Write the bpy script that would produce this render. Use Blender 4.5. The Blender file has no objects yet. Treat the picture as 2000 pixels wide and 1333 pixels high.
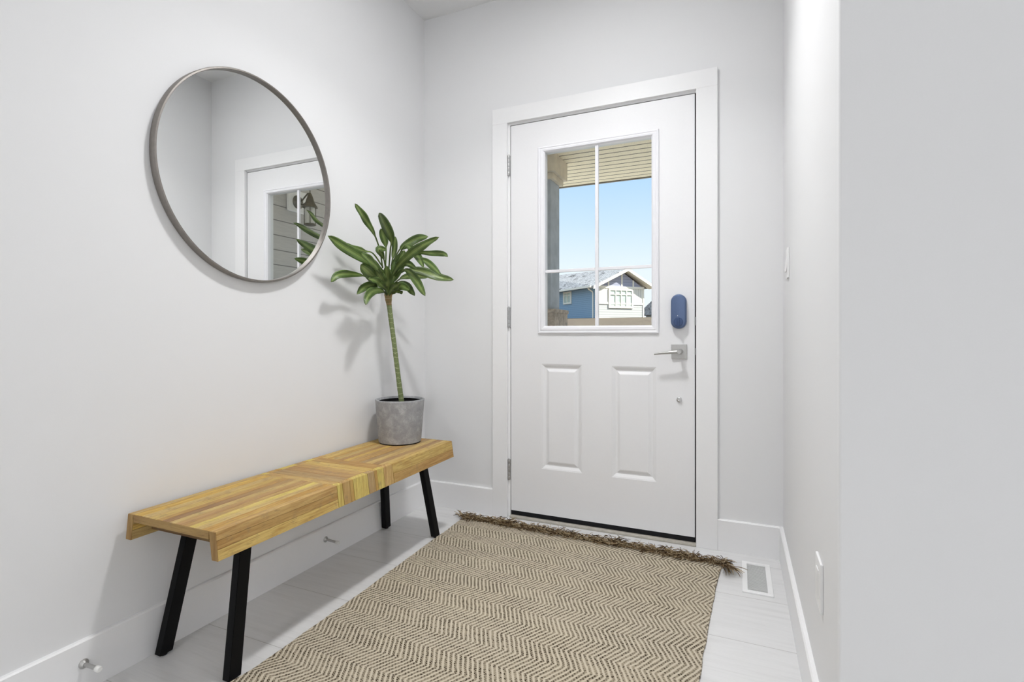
import bpy, bmesh, math, random
from mathutils import Vector, Matrix
random.seed(7)
SC = bpy.context.scene
COL = SC.collection

# ---------------------------------------------------------------- camera
cam_d = bpy.data.cameras.new('camera')
cam = bpy.data.objects.new('camera', cam_d)
COL.objects.link(cam)
_R = Vector((0.910938, 0.412543, -0.00079)); _U = Vector((0.000144, 0.001596, 0.999999)); _F = Vector((-0.412544, 0.910937, -0.001394))
m3 = Matrix((( _R.x, _U.x, -_F.x), (_R.y, _U.y, -_F.y), (_R.z, _U.z, -_F.z)))
cam.matrix_world = Matrix.Translation((1.62675, -2.54723, 0.97131)) @ m3.to_4x4()
cam_d.sensor_width = 36.0
cam_d.lens = 1025.81 * 36.0 / 2000.0
cam_d.shift_x = 22.56 / 2000.0
cam_d.shift_y = -14.08 / 2000.0
cam_d.clip_start = 0.05
cam_d.clip_end = 500
SC.camera = cam

# ---------------------------------------------------------------- view
SC.view_settings.view_transform = 'Standard'
SC.view_settings.look = 'None'
SC.view_settings.gamma = 1.0
SC.view_settings.use_curve_mapping = False
SC.view_settings.exposure = 0.07

# ---------------------------------------------------------------- sky
world = bpy.data.worlds.new('sky'); SC.world = world; world.use_nodes = True
wn = world.node_tree; wn.nodes.clear()
wo = wn.nodes.new('ShaderNodeOutputWorld'); wb = wn.nodes.new('ShaderNodeBackground')
wc = wn.nodes.new('ShaderNodeTexCoord'); ws = wn.nodes.new('ShaderNodeSeparateXYZ'); wr = wn.nodes.new('ShaderNodeValToRGB')
wn.links.new(wc.outputs['Generated'], ws.inputs[0]); wn.links.new(ws.outputs['Z'], wr.inputs[0])
wn.links.new(wr.outputs[0], wb.inputs['Color']); wn.links.new(wb.outputs[0], wo.inputs['Surface'])
cr = wr.color_ramp
cr.elements[0].position = 0.0; cr.elements[0].color = (0.98, 1.0, 1.02, 1)
cr.elements[1].position = 1.0; cr.elements[1].color = (0.72, 0.92, 1.25, 1)
for pos, c in ((0.06, (0.90, 0.97, 1.03, 1)), (0.12, (0.86, 0.95, 1.03, 1)), (0.20, (0.66, 0.84, 1.03, 1)), (0.29, (0.49, 0.73, 1.03, 1)), (0.38, (0.66, 0.86, 1.10, 1))):
    e = cr.elements.new(pos); e.color = c
wb.inputs['Strength'].default_value = 1.0

# ---------------------------------------------------------------- sun
sd = bpy.data.lights.new('sun', 'SUN'); sd.energy = 9.0; sd.angle = math.radians(0.6); sd.color = (1.0, 0.95, 0.86)
so = bpy.data.objects.new('sun', sd); COL.objects.link(so)
sdir = Vector((1.55, 0.21, 1.45)).normalized()
so.rotation_euler = sdir.to_track_quat('Z', 'Y').to_euler()
so.location = (10, -5, 12)

# ---------------------------------------------------------------- room lights and added fills
def area(name, loc, target, size, power, color=(1, 1, 1), shape='DISK', size_y=None, spread=None):
    d = bpy.data.lights.new(name, 'AREA'); d.energy = power; d.shape = shape; d.size = size; d.color = color
    if size_y: d.size_y = size_y
    if spread: d.spread = math.radians(spread)
    o = bpy.data.objects.new(name, d); COL.objects.link(o); o.location = loc
    o.rotation_euler = (Vector(loc) - Vector(target)).to_track_quat('Z', 'Y').to_euler()
    return o
area('foyer_lamp', (1.02, -1.00, 2.715), (1.02, -1.00, 0), 0.34, 10.5, (0.995, 0.995, 1.0))
area('foyer_downlight', (1.02, -1.00, 2.712), (1.02, -1.00, 0), 0.12, 9.5, (0.995, 0.995, 1.0), spread=120)
area('fill_ceiling', (0.9, -4.4, 2.715), (0.9, -4.4, 0), 0.3, 18, (0.99, 0.99, 1.0))  # added ceiling fill deep in the room, raises the ambient level
area('fill_rear', (2.2, -6.35, 1.5), (0.8, 0, 1.3), 2.4, 30, (0.985, 0.99, 1.0), 'RECTANGLE', 1.7)  # added fill from behind the camera, source unseen
area('fill_right', (4.45, -3.4, 1.5), (0.0, -1.6, 0.3), 2.0, 21, (0.985, 0.99, 1.0), 'RECTANGLE', 1.7)  # added fill from the right, lifts the left wall and under the bench
area('fill_left', (-3.85, -4.7, 1.55), (1.8, -1.0, 1.5), 2.2, 38, (0.985, 0.99, 1.0), 'RECTANGLE', 1.8)  # added fill from left rear to brighten the right wall, source unseen
# ================================================================ helpers
def link(o): COL.objects.link(o); return o
def setp(o, label=None, cat=None, group=None, kind=None):
    if label: o['label'] = label
    if cat: o['category'] = cat
    if group: o['group'] = group
    if kind: o['kind'] = kind
    return o
def empty(name, loc=(0, 0, 0), rz=0):
    o = bpy.data.objects.new(name, None); link(o); o.location = loc; o.rotation_euler = (0, 0, rz)
    o.empty_display_size = 0.05
    return o
def obj(name, bm, mat, parent=None, smooth=False, kind=None, loc=None):
    me = bpy.data.meshes.new(name)
    bmesh.ops.recalc_face_normals(bm, faces=bm.faces[:])
    bm.to_mesh(me); bm.free()
    for m in (mat if isinstance(mat, (list, tuple)) else [mat]): me.materials.append(m)
    if smooth:
        for p in me.polygons: p.use_smooth = True
        try: me.set_sharp_from_angle(angle=math.radians(40))
        except Exception: pass
    o = bpy.data.objects.new(name, me); link(o)
    if loc: o.location = loc
    if parent: o.parent = parent
    if kind: o['kind'] = kind
    return o
def box(bm, x0, x1, y0, y1, z0, z1, bev=0.0, mi=0, M=None):
    vs = [bm.verts.new((x, y, z)) for x in (x0, x1) for y in (y0, y1) for z in (z0, z1)]
    if M:
        for v in vs: v.co = M @ v.co
    idx = [(0, 1, 3, 2), (4, 6, 7, 5), (0, 4, 5, 1), (2, 3, 7, 6), (0, 2, 6, 4), (1, 5, 7, 3)]
    fs = [bm.faces.new([vs[i] for i in f]) for f in idx]
    for f in fs: f.material_index = mi
    if bev > 0:
        es = list({e for f in fs for e in f.edges})
        r = bmesh.ops.bevel(bm, geom=es, offset=bev, segments=2, affect='EDGES', profile=0.6, clamp_overlap=True)
        for f in r['faces']: f.material_index = mi
    return vs
def ring_tube(bm, pts, rads, n=10, cap=True, mi=0):
    pts = [Vector(p) for p in pts]; rings = []
    up = Vector((0, 0, 1))
    prev = None
    for i, p in enumerate(pts):
        t = (pts[min(i + 1, len(pts) - 1)] - pts[max(i - 1, 0)]).normalized()
        if prev is None:
            a = t.orthogonal().normalized()
        else:
            a = (prev - t * prev.dot(t))
            a = a.normalized() if a.length > 1e-6 else t.orthogonal().normalized()
        prev = a; b = t.cross(a)
        r = rads[i] if isinstance(rads, (list, tuple)) else rads
        rings.append([bm.verts.new(p + a * (r * math.cos(2 * math.pi * k / n)) + b * (r * math.sin(2 * math.pi * k / n))) for k in range(n)])
    for i in range(len(rings) - 1):
        for k in range(n):
            f = bm.faces.new((rings[i][k], rings[i][(k + 1) % n], rings[i + 1][(k + 1) % n], rings[i + 1][k])); f.material_index = mi
    if cap:
        bm.faces.new(rings[0][::-1]).material_index = mi; bm.faces.new(rings[-1]).material_index = mi
    return rings
def lathe(bm, prof, axis='Z', c=(0, 0, 0), n=48, mi=0, closed=False):
    """prof: list of (r, h) ; axis direction"""
    c = Vector(c); rings = []
    def P(r, h, t):
        if axis == 'Z': return c + Vector((r * math.cos(t), r * math.sin(t), h))
        if axis == 'X': return c + Vector((h, r * math.cos(t), r * math.sin(t)))
        return c + Vector((r * math.cos(t), h, r * math.sin(t)))
    for r, h in prof:
        if r < 1e-6: rings.append([bm.verts.new(P(0, h, 0))])
        else: rings.append([bm.verts.new(P(r, h, 2 * math.pi * k / n)) for k in range(n)])
    prs = list(zip(rings, rings[1:]))
    if closed: prs.append((rings[-1], rings[0]))
    for A, B in prs:
        for k in range(n):
            k2 = (k + 1) % n
            if len(A) == 1 and len(B) == 1: continue
            if len(A) == 1: f = bm.faces.new((A[0], B[k], B[k2]))
            elif len(B) == 1: f = bm.faces.new((A[k], A[k2], B[0]))
            else: f = bm.faces.new((A[k], A[k2], B[k2], B[k]))
            f.material_index = mi
def prism(bm, poly, fn, h0, h1, mi=0):
    """poly 2d points, fn(a,b,h)->co, extruded h0..h1"""
    A = [bm.verts.new(fn(a, b, h0)) for a, b in poly]; B = [bm.verts.new(fn(a, b, h1)) for a, b in poly]
    n = len(poly)
    fs = [bm.faces.new(A[::-1]), bm.faces.new(B)]
    for i in range(n): fs.append(bm.faces.new((A[i], A[(i + 1) % n], B[(i + 1) % n], B[i])))
    for f in fs: f.material_index = mi
    return fs
def srgb(r, g, b):
    f = lambda c: (c / 255) / 12.92 if c / 255 <= 0.04045 else ((c / 255 + 0.055) / 1.055) ** 2.4
    return (f(r), f(g), f(b), 1)

# ---------------------------------------------------------------- materials
class N:
    def __init__(s, name):
        s.m = bpy.data.materials.new(name); s.m.use_nodes = True; s.t = s.m.node_tree; s.t.nodes.clear()
        s.out = s.add('ShaderNodeOutputMaterial'); s.b = s.add('ShaderNodeBsdfPrincipled'); s.l(s.b.outputs[0], s.out.inputs[0])
    def add(s, t, **k):
        n = s.t.nodes.new(t)
        for a, v in k.items(): setattr(n, a, v)
        return n
    def l(s, a, b): s.t.links.new(a, b)
    def s_(s, **k):
        for a, v in k.items(): s.b.inputs[a.replace('_', ' ')].default_value = v
        return s
    def math(s, op, a, b=None, c=None):
        n = s.add('ShaderNodeMath', operation=op)
        for i, v in enumerate((a, b, c)):
            if v is None: continue
            if isinstance(v, (int, float)): n.inputs[i].default_value = v
            else: s.l(v, n.inputs[i])
        return n.outputs[0]
    def noise(s, vec, scale, detail=3, rough=0.5, dist=0.0):
        n = s.add('ShaderNodeTexNoise'); n.inputs['Scale'].default_value = scale; n.inputs['Detail'].default_value = detail
        n.inputs['Roughness'].default_value = rough; n.inputs['Distortion'].default_value = dist
        if vec is not None: s.l(vec, n.inputs['Vector'])
        return n.outputs['Fac']
    def coord(s, kind='Object', scale=None):
        c = s.add('ShaderNodeTexCoord').outputs[kind]
        if scale:
            m = s.add('ShaderNodeMapping'); m.inputs['Scale'].default_value = scale; s.l(c, m.inputs['Vector']); return m.outputs[0]
        return c
    def ramp(s, fac, stops, interp='LINEAR'):
        n = s.add('ShaderNodeValToRGB'); n.color_ramp.interpolation = interp; e = n.color_ramp.elements
        e[0].position, e[0].color = stops[0]; e[1].position, e[1].color = stops[-1]
        for p, c in stops[1:-1]:
            q = e.new(p); q.color = c
        s.l(fac, n.inputs[0]); return n.outputs[0]
    def mix(s, fac, a, b, mode='MIX'):
        n = s.add('ShaderNodeMix', data_type='RGBA', blend_type=mode)
        for i, v in ((0, fac), (6, a), (7, b)):
            if isinstance(v, (int, float, tuple)): n.inputs[i].default_value = v
            else: s.l(v, n.inputs[i])
        return n.outputs[2]
    def bump(s, h, strength=0.2, dist=0.002):
        n = s.add('ShaderNodeBump'); n.inputs['Strength'].default_value = strength; n.inputs['Distance'].default_value = dist
        s.l(h, n.inputs['Height']); s.l(n.outputs[0], s.b.inputs['Normal']); return n

def plain(name, col, rough=0.5, metal=0.0, var=0.03, scale=30, bump=0.0, bdist=0.001, spec=0.5):
    n = N(name); f = n.noise(n.coord(), scale, 3)
    c2 = tuple(min(1, c * (1 + var)) for c in col[:3]) + (1,); c1 = tuple(c * (1 - var) for c in col[:3]) + (1,)
    n.l(n.ramp(f, [(0.3, c1), (0.7, c2)]), n.b.inputs['Base Color'])
    n.s_(Roughness=rough, Metallic=metal); n.b.inputs['Specular IOR Level'].default_value = spec
    if bump: n.bump(f, bump, bdist)
    return n.m

M_wall = plain('wall_paint', (0.79, 0.793, 0.80, 1), 0.62, var=0.006, scale=400, bump=0.06, bdist=0.0006, spec=0.3)
M_ceil = plain('ceiling_paint', (0.82, 0.822, 0.825, 1), 0.8, var=0.01, scale=250, bump=0.15, bdist=0.001, spec=0.2)
M_trim = plain('trim_paint', (0.86, 0.86, 0.865, 1), 0.38, var=0.004, scale=60, spec=0.4)
M_door = plain('door_paint', (0.83, 0.83, 0.84, 1), 0.42, var=0.005, scale=120, bump=0.03, bdist=0.0004, spec=0.4)
M_vinyl = plain('white_vinyl_frame', (0.84, 0.84, 0.87, 1), 0.3, var=0.004, spec=0.5)
M_nickel = plain('satin_nickel', (0.50, 0.495, 0.485, 1), 0.48, 1.0, var=0.03, scale=200)
M_chrome = plain('polished_steel', (0.72, 0.72, 0.72, 1), 0.18, 1.0, var=0.02, scale=200)
M_hinge = plain('hinge_steel', (0.50, 0.50, 0.50, 1), 0.35, 1.0, var=0.05, scale=300)
M_bronze = plain('brushed_taupe_metal', srgb(136, 131, 126), 0.42, 0.7, var=0.06, scale=80)
M_black = plain('black_powder_coat', (0.0035, 0.0035, 0.004, 1), 0.6, var=0.1, scale=300, spec=0.15)
M_rubber = plain('black_rubber', (0.012, 0.012, 0.014, 1), 0.8, var=0.1, scale=150, bump=0.3, spec=0.2)
M_gap = plain('dark_weatherstrip', (0.05, 0.05, 0.055, 1), 0.9, var=0.1, spec=0.1)
M_blue = plain('smart_lock_blue', srgb(88, 106, 140), 0.42, 0.35, var=0.03, scale=120)
M_bluedark = plain('smart_lock_navy', srgb(62, 82, 120), 0.4, 0.3, var=0.03)
M_whitep = plain('white_plastic', (0.86, 0.86, 0.86, 1), 0.3, var=0.004)
M_whitetip = plain('white_rubber_tip', (0.8, 0.8, 0.78, 1), 0.6, var=0.01)
M_sill = plain('threshold_stone', srgb(188, 183, 172), 0.7, var=0.1, scale=60)

def mat_tile():
    n = N('floor_tile'); co = n.coord()
    sp = n.add('ShaderNodeSeparateXYZ'); n.l(co, sp.inputs[0]); x, y = sp.outputs[0], sp.outputs[1]
    py = n.math('DIVIDE', n.math('ADD', y, 0.109 + 31.1), 0.311)      # rows 0.311 m
    row = n.math('FLOOR', py)
    off = 0.50
    px = n.math('DIVIDE', n.math('ADD', n.math('ADD', x, off), 5.0), 0.61)
    fy = n.math('FRACT', py); fx = n.math('FRACT', px)
    g = 0.0024
    ey = n.math('MINIMUM', fy, n.math('SUBTRACT', 1.0, fy)); ex = n.math('MINIMUM', fx, n.math('SUBTRACT', 1.0, fx))
    gy = n.math('LESS_THAN', ey, g / 0.311 / 2 * 1.0); gx = n.math('LESS_THAN', ex, g / 0.61 / 2)
    gr = n.math('MAXIMUM', gy, gx)
    # streaks along x, different on each tile
    cid = n.add('ShaderNodeCombineXYZ'); n.l(n.math('MULTIPLY', x, 1.6), cid.inputs[0]); n.l(n.math('MULTIPLY', y, 22.0), cid.inputs[1])
    n.l(n.math('ADD', n.math('MULTIPLY', row, 7.3), n.math('MULTIPLY', n.math('FLOOR', px), 3.1)), cid.inputs[2])
    f1 = n.noise(cid.outputs[0], 2.2, 6, 0.62, 0.6)
    c2 = n.add('ShaderNodeCombineXYZ'); n.l(n.math('MULTIPLY', x, 6.0), c2.inputs[0]); n.l(n.math('MULTIPLY', y, 130.0), c2.inputs[1]); n.l(row, c2.inputs[2])
    f2 = n.noise(c2.outputs[0], 2.0, 4, 0.6)
    f = n.math('ADD', n.math('MULTIPLY', f1, 0.7), n.math('MULTIPLY', f2, 0.3))
    base = n.ramp(f, [(0.30, (0.655, 0.652, 0.65, 1)), (0.46, (0.715, 0.715, 0.715, 1)), (0.60, (0.745, 0.745, 0.745, 1)), (0.75, (0.70, 0.698, 0.695, 1))])
    col = n.mix(gr, base, (0.42, 0.41, 0.40, 1)); n.l(col, n.b.inputs['Base Color'])
    n.l(n.math('ADD', n.math('MULTIPLY', gr, 0.5), n.math('ADD', 0.17, n.math('MULTIPLY', f1, 0.10))), n.b.inputs['Roughness'])
    n.bump(n.math('SUBTRACT', n.math('MULTIPLY', f2, 0.01), gr), 0.3, 0.0012)
    n.b.inputs['Specular IOR Level'].default_value = 0.5
    return n.m
M_tile = mat_tile()

def mat_rug():
    n = N('jute_chevron_weave')
    uv = n.coord('UV'); sp = n.add('ShaderNodeSeparateXYZ'); n.l(uv, sp.inputs[0]); x, y = sp.outputs[0], sp.outputs[1]
    wob = n.noise(uv, 5.0, 2); wob2 = n.noise(uv, 40.0, 2)
    yy = n.math('ADD', y, n.math('MULTIPLY', n.math('SUBTRACT', wob, 0.5), 0.02))
    tri = n.math('PINGPONG', yy, 0.078)                        # half period
    xx = n.math('ADD', x, n.math('MULTIPLY', tri, 0.53))
    xx = n.math('ADD', xx, n.math('MULTIPLY', n.math('SUBTRACT', wob2, 0.5), 0.0065))
    st = n.math('FRACT', n.math('DIVIDE', n.math('ADD', xx, 4.0), 0.016))
    line = n.math('SUBTRACT', 1.0, n.math('ABSOLUTE', n.math('SUBTRACT', n.math('MULTIPLY', st, 2.0), 1.0)))   # 1 at ridge centre
    cell = n.math('FLOOR', n.math('DIVIDE', n.math('ADD', xx, 4.0), 0.016))
    # short pile dashes between ridges
    dy = n.math('ADD', n.math('DIVIDE', yy, 0.0085), n.math('MULTIPLY', cell, 0.5))
    dy = n.math('ADD', dy, n.math('MULTIPLY', n.noise(uv, 150.0, 2), 0.9)); dfr = n.math('FRACT', n.math('ADD', dy, 40.0))
    dash = n.math('SUBTRACT', 1.0, n.math('ABSOLUTE', n.math('SUBTRACT', n.math('MULTIPLY', dfr, 2.0), 1.0)))
    cc = n.add('ShaderNodeCombineXYZ'); n.l(cell, cc.inputs[0]); n.l(n.math('FLOOR', dy), cc.inputs[1])
    rnd = n.add('ShaderNodeTexWhiteNoise', noise_dimensions='2D'); n.l(cc.outputs[0], rnd.inputs[0])
    gap = n.math('SMOOTH_MIN', 1.0, n.math('MULTIPLY', n.math('MAXIMUM', n.math('SUBTRACT', 0.69, line), 0.0), 2.8), 0.1)
    ds = n.math('MINIMUM', 1.0, n.math('MULTIPLY', n.math('MAXIMUM', n.math('SUBTRACT', dash, 0.22), 0.0), 2.4))
    patch = n.noise(uv, 7.0, 3)
    amt = n.math('MULTIPLY', n.math('MULTIPLY', gap, ds), n.math('ADD', 0.30, n.math('MULTIPLY', rnd.outputs[0], 1.15)))
    amt = n.math('MULTIPLY', amt, n.math('ADD', 0.42, n.math('MULTIPLY', patch, 0.80)))
    amt = n.math('MINIMUM', amt, 1.0)
    fib = n.noise(uv, 900.0, 2)
    tan = n.mix(fib, srgb(186, 176, 158), srgb(222, 213, 196))
    tan = n.mix(n.math('MULTIPLY', n.noise(uv, 3.0, 3), 0.5), tan, srgb(206, 192, 162))
    tan = n.mix(n.math('MULTIPLY', gap, 0.50), tan, srgb(146, 131, 105))
    col = n.mix(amt, tan, srgb(52, 40, 26)); n.l(col, n.b.inputs['Base Color'])
    h = n.math('ADD', n.math('MULTIPLY', line, 1.0), n.math('SUBTRACT', n.math('MULTIPLY', fib, 0.25), n.math('MULTIPLY', amt, 0.8)))
    n.bump(h, 0.7, 0.0035); n.s_(Roughness=0.95); n.b.inputs['Specular IOR Level'].default_value = 0.1
    return n.m
M_rug = mat_rug()
def mat_fringe():
    n = N('jute_fringe'); a = n.add('ShaderNodeAttribute', attribute_name='Col'); f = n.noise(n.coord(), 500, 2)
    n.l(n.mix(n.math('MULTIPLY', f, 0.5), a.outputs['Color'], srgb(120, 98, 70)), n.b.inputs['Base Color']); n.s_(Roughness=0.95)
    n.b.inputs['Specular IOR Level'].default_value = 0.1
    return n.m
M_fringe = mat_fringe()

def mat_wood(name='reclaimed_wood_planks', dark=1.0):
    n = N(name); a = n.add('ShaderNodeAttribute', attribute_name='Col'); uv = n.coord('UV')
    mp = n.add('ShaderNodeMapping'); mp.inputs['Scale'].default_value = (3.0, 60.0, 1); n.l(uv, mp.inputs['Vector'])
    g1 = n.noise(mp.outputs[0], 2.0, 7, 0.62, 0.7)
    mp2 = n.add('ShaderNodeMapping'); mp2.inputs['Scale'].default_value = (26.0, 420.0, 1); n.l(uv, mp2.inputs['Vector'])
    g2 = n.noise(mp2.outputs[0], 1.0, 3, 0.6)
    mp3 = n.add('ShaderNodeMapping'); mp3.inputs['Scale'].default_value = (1.4, 9.0, 1); n.l(uv, mp3.inputs['Vector'])
    g3 = n.noise(mp3.outputs[0], 2.0, 3, 0.5, 0.5)
    c = n.mix(n.ramp(g1, [(0.40, (0, 0, 0, 1)), (0.72, (1, 1, 1, 1))]), a.outputs['Color'], n.mix(1.0, a.outputs['Color'], (0.60, 0.46, 0.34, 1), 'MULTIPLY'))
    c = n.mix(n.ramp(g3, [(0.45, (0, 0, 0, 1)), (0.75, (0.5, 0.5, 0.5, 1))]), c, srgb(204, 176, 112))
    c = n.mix(n.ramp(g2, [(0.30, (0.55, 0.55, 0.55, 1)), (0.46, (0, 0, 0, 1))]), c, srgb(112, 86, 54))
    c = n.mix(n.ramp(n.noise(n.coord(), 26.0, 4, 0.7), [(0.56, (0, 0, 0, 1)), (0.70, (0.5, 0.5, 0.5, 1))]), c, srgb(136, 118, 90))
    n.l(c, n.b.inputs['Base Color'])
    n.bump(n.math('ADD', g1, n.math('MULTIPLY', g2, 0.5)), 0.35, 0.0012); n.s_(Roughness=0.62)
    n.b.inputs['Specular IOR Level'].default_value = 0.3
    return n.m
M_wood = mat_wood()

def mat_concrete():
    n = N('grey_concrete_pot'); co = n.coord()
    f1 = n.noise(co, 28, 5, 0.6, 0.4); f2 = n.noise(co, 170, 4, 0.7)
    f = n.math('ADD', n.math('MULTIPLY', f1, 0.7), n.math('MULTIPLY', f2, 0.3))
    n.l(n.ramp(f, [(0.36, srgb(142, 143, 145)), (0.5, srgb(155, 156, 158)), (0.68, srgb(184, 185, 187))]), n.b.inputs['Base Color'])
    n.bump(f2, 0.25, 0.0012); n.s_(Roughness=0.85); return n.m
M_pot = mat_concrete()
M_soil = plain('dark_potting_soil', (0.012, 0.010, 0.008, 1), 0.95, var=0.5, scale=90, bump=1.0, bdist=0.006)

def mat_leaf():
    n = N('variegated_leaf'); uv = n.coord('UV'); sp = n.add('ShaderNodeSeparateXYZ'); n.l(uv, sp.inputs[0])
    u = sp.outputs[0]; d = n.math('MULTIPLY', n.math('ABSOLUTE', n.math('SUBTRACT', u, 0.5)), 2.0)
    mp = n.add('ShaderNodeMapping'); mp.inputs['Scale'].default_value = (16, 1.2, 1); n.l(uv, mp.inputs['Vector'])
    st = n.noise(mp.outputs[0], 1.6, 4, 0.6)
    a = n.add('ShaderNodeAttribute', attribute_name='Col')       # leaf's own tone
    base = n.mix(n.ramp(st, [(0.42, (0, 0, 0, 1)), (0.62, (1, 1, 1, 1))]), srgb(56, 82, 40), srgb(118, 142, 74))
    base = n.mix(n.ramp(n.noise(n.coord(), 16.0, 4, 0.6), [(0.42, (0, 0, 0, 1)), (0.66, (0.8, 0.8, 0.8, 1))]), base, srgb(58, 74, 34)); mid = n.math('LESS_THAN', d, 0.10)
    band = n.ramp(d, [(0.0, (1, 1, 1, 1)), (0.34, (0.75, 0.75, 0.75, 1)), (0.46, (0, 0, 0, 1))])
    c = n.mix(n.math('MULTIPLY', n.math('MULTIPLY', band, n.noise(n.coord(), 9.0, 3)), 0.75), base, srgb(150, 168, 96))
    c = n.mix(n.math('MULTIPLY', mid, 0.22), c, srgb(172, 188, 122))
    c = n.mix(0.5, c, a.outputs['Color'], 'OVERLAY')
    n.l(c, n.b.inputs['Base Color']); n.s_(Roughness=0.40)
    n.b.inputs['Specular IOR Level'].default_value = 0.45
    n.bump(st, 0.15, 0.001)
    tr = n.add('ShaderNodeBsdfTranslucent'); n.l(c, tr.inputs[0]); mx = n.add('ShaderNodeMixShader'); mx.inputs[0].default_value = 0.12
    n.l(n.b.outputs[0], mx.inputs[1]); n.l(tr.outputs[0], mx.inputs[2]); n.l(mx.outputs[0], n.out.inputs[0])
    return n.m
M_leaf = mat_leaf()
def mat_stem():
    n = N('ringed_green_cane'); co = n.coord(); sp = n.add('ShaderNodeSeparateXYZ'); n.l(co, sp.inputs[0]); z = sp.outputs[2]
    w = n.noise(co, 40, 2)
    ph = n.math('FRACT', n.math('ADD', n.math('DIVIDE', z, 0.024), n.math('MULTIPLY', w, 1.1)))
    rg = n.math('LESS_THAN', ph, 0.11); f = n.noise(co, 120, 4)
    c = n.mix(f, srgb(88, 102, 58), srgb(126, 138, 90)); c = n.mix(n.math('MULTIPLY', rg, 0.5), c, srgb(190, 194, 156))
    tp = n.math('GREATER_THAN', z, 1.105); c = n.mix(n.math('MULTIPLY', tp, n.math('MULTIPLY', f, 0.9)), c, srgb(140, 80, 46))
    n.l(c, n.b.inputs['Base Color']); n.s_(Roughness=0.6); n.bump(rg, -0.3, 0.001); return n.m
M_stem = mat_stem()

def mat_glass():
    n = N('clear_window_glass'); tr = n.add('ShaderNodeBsdfTransparent'); tr.inputs[0].default_value = (0.97, 0.985, 0.98, 1)
    gl = n.add('ShaderNodeBsdfGlossy'); gl.inputs['Roughness'].default_value = 0.0
    lw = n.add('ShaderNodeLayerWeight'); lw.inputs['Blend'].default_value = 0.15
    mx = n.add('ShaderNodeMixShader'); n.l(n.math('MULTIPLY', lw.outputs['Fresnel'], 0.55), mx.inputs[0])
    n.l(tr.outputs[0], mx.inputs[1]); n.l(gl.outputs[0], mx.inputs[2]); n.l(mx.outputs[0], n.out.inputs[0]); return n.m
M_glass = mat_glass()
def mat_mirror():
    n = N('silvered_mirror_glass'); n.s_(Roughness=0.0, Metallic=1.0); n.b.inputs['Base Color'].default_value = (0.86, 0.87, 0.865, 1); return n.m
M_mirror = mat_mirror()

# exterior materials
def mat_lap(name, col, pitch, dark=0.45, rough=0.7, grain=0.05, vert=False, axis=None, lw=0.07):
    n = N(name); co = n.coord(); sp = n.add('ShaderNodeSeparateXYZ'); n.l(co, sp.inputs[0])
    z = sp.outputs[2] if not vert else sp.outputs[0]
    fr = n.math('FRACT', n.math('DIVIDE', n.math('ADD', z, 20.0), pitch))
    ln = n.math('LESS_THAN', fr, lw)
    mp = n.add('ShaderNodeMapping'); mp.inputs['Scale'].default_value = (2, 2, 25) if not vert else (25, 2, 2); n.l(co, mp.inputs['Vector'])
    f = n.noise(mp.outputs[0], 3, 4, 0.6)
    c1 = tuple(c * (1 - grain) for c in col[:3]) + (1,); c2 = tuple(min(1, c * (1 + grain)) for c in col[:3]) + (1,)
    c = n.mix(f, c1, c2); c = n.mix(ln, c, tuple(v * dark for v in col[:3]) + (1,))
    n.l(c, n.b.inputs['Base Color']); n.s_(Roughness=rough); n.b.inputs['Specular IOR Level'].default_value = 0.2
    n.bump(fr, 0.4, 0.01); return n.m
M_post = plain('grey_blue_painted_post', srgb(176, 182, 190), 0.7, var=0.12, scale=9)
M_postcap = plain('greige_fibre_cement', srgb(216, 204, 184), 0.8, var=0.10, scale=12)
M_stone = plain('rough_stone_veneer', srgb(186, 172, 158), 0.9, var=0.30, scale=26, bump=1.0, bdist=0.01)
M_concrete_out = plain('porch_concrete', srgb(200, 196, 188), 0.9, var=0.06, scale=12)
W = 1.8016; H = 2.7497; YE = -1.3653; BH = 0.1397; YR = -6.5; XR = 4.6
# ================================================================ room shell
YL = -2.15; XL = -4.0
bm = bmesh.new(); box(bm, -0.15, 0, YL, 0.18, 0, H); obj('wall_left', bm, M_wall, kind='structure')
bm = bmesh.new(); box(bm, XL, -0.15, YL, YL + 0.13, 0, H); obj('wall_lounge', bm, M_wall, kind='structure')
bm = bmesh.new(); box(bm, XL - 0.13, XL, YR, YL + 0.13, 0, H); obj('wall_lounge_side', bm, M_wall, kind='structure')
bm = bmesh.new(); box(bm, 0, 0.502, 0, 0.18, 0, H); box(bm, 1.47, W + 0.13, 0, 0.18, 0, H); box(bm, 0.502, 1.47, 0, 0.18, 2.09, H)
obj('wall_back', bm, M_wall, kind='structure')
bm = bmesh.new(); r_ = 0.006
prof = [(W, 0.0), (W, YE + r_)] + [(W + r_ - r_ * math.cos(t), YE + r_ - r_ * math.sin(t)) for t in [math.pi / 2 * k / 6 for k in range(1, 6)]] + [(W + r_, YE), (XR, YE), (XR, YE + 0.13), (W + 0.13, YE + 0.13), (W + 0.13, 0.0)]
prism(bm, prof, lambda a, b, h: (a, b, h), 0, H); obj('wall_right', bm, M_wall, kind='structure', smooth=True)
bm = bmesh.new(); box(bm, XR, XR + 0.13, YR, YE, 0, H); obj('wall_far', bm, M_wall, kind='structure')
bm = bmesh.new(); box(bm, XL - 0.13, 0.9, YR - 0.15, YR, 0, H); box(bm, 3.5, XR, YR - 0.15, YR, 0, H); box(bm, 0.9, 3.5, YR - 0.15, YR, 0, 0.55); box(bm, 0.9, 3.5, YR - 0.15, YR, 2.45, H)
obj('wall_rear', bm, M_wall, kind='structure')
bm = bmesh.new()
for a, b, c, d in ((0.9, 3.5, 0.55, 0.62), (0.9, 3.5, 2.38, 2.45), (0.9, 0.97, 0.62, 2.38), (3.43, 3.5, 0.62, 2.38), (2.17, 2.23, 0.62, 2.38)): box(bm, a, b, YR - 0.12, YR - 0.04, c, d)
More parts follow.
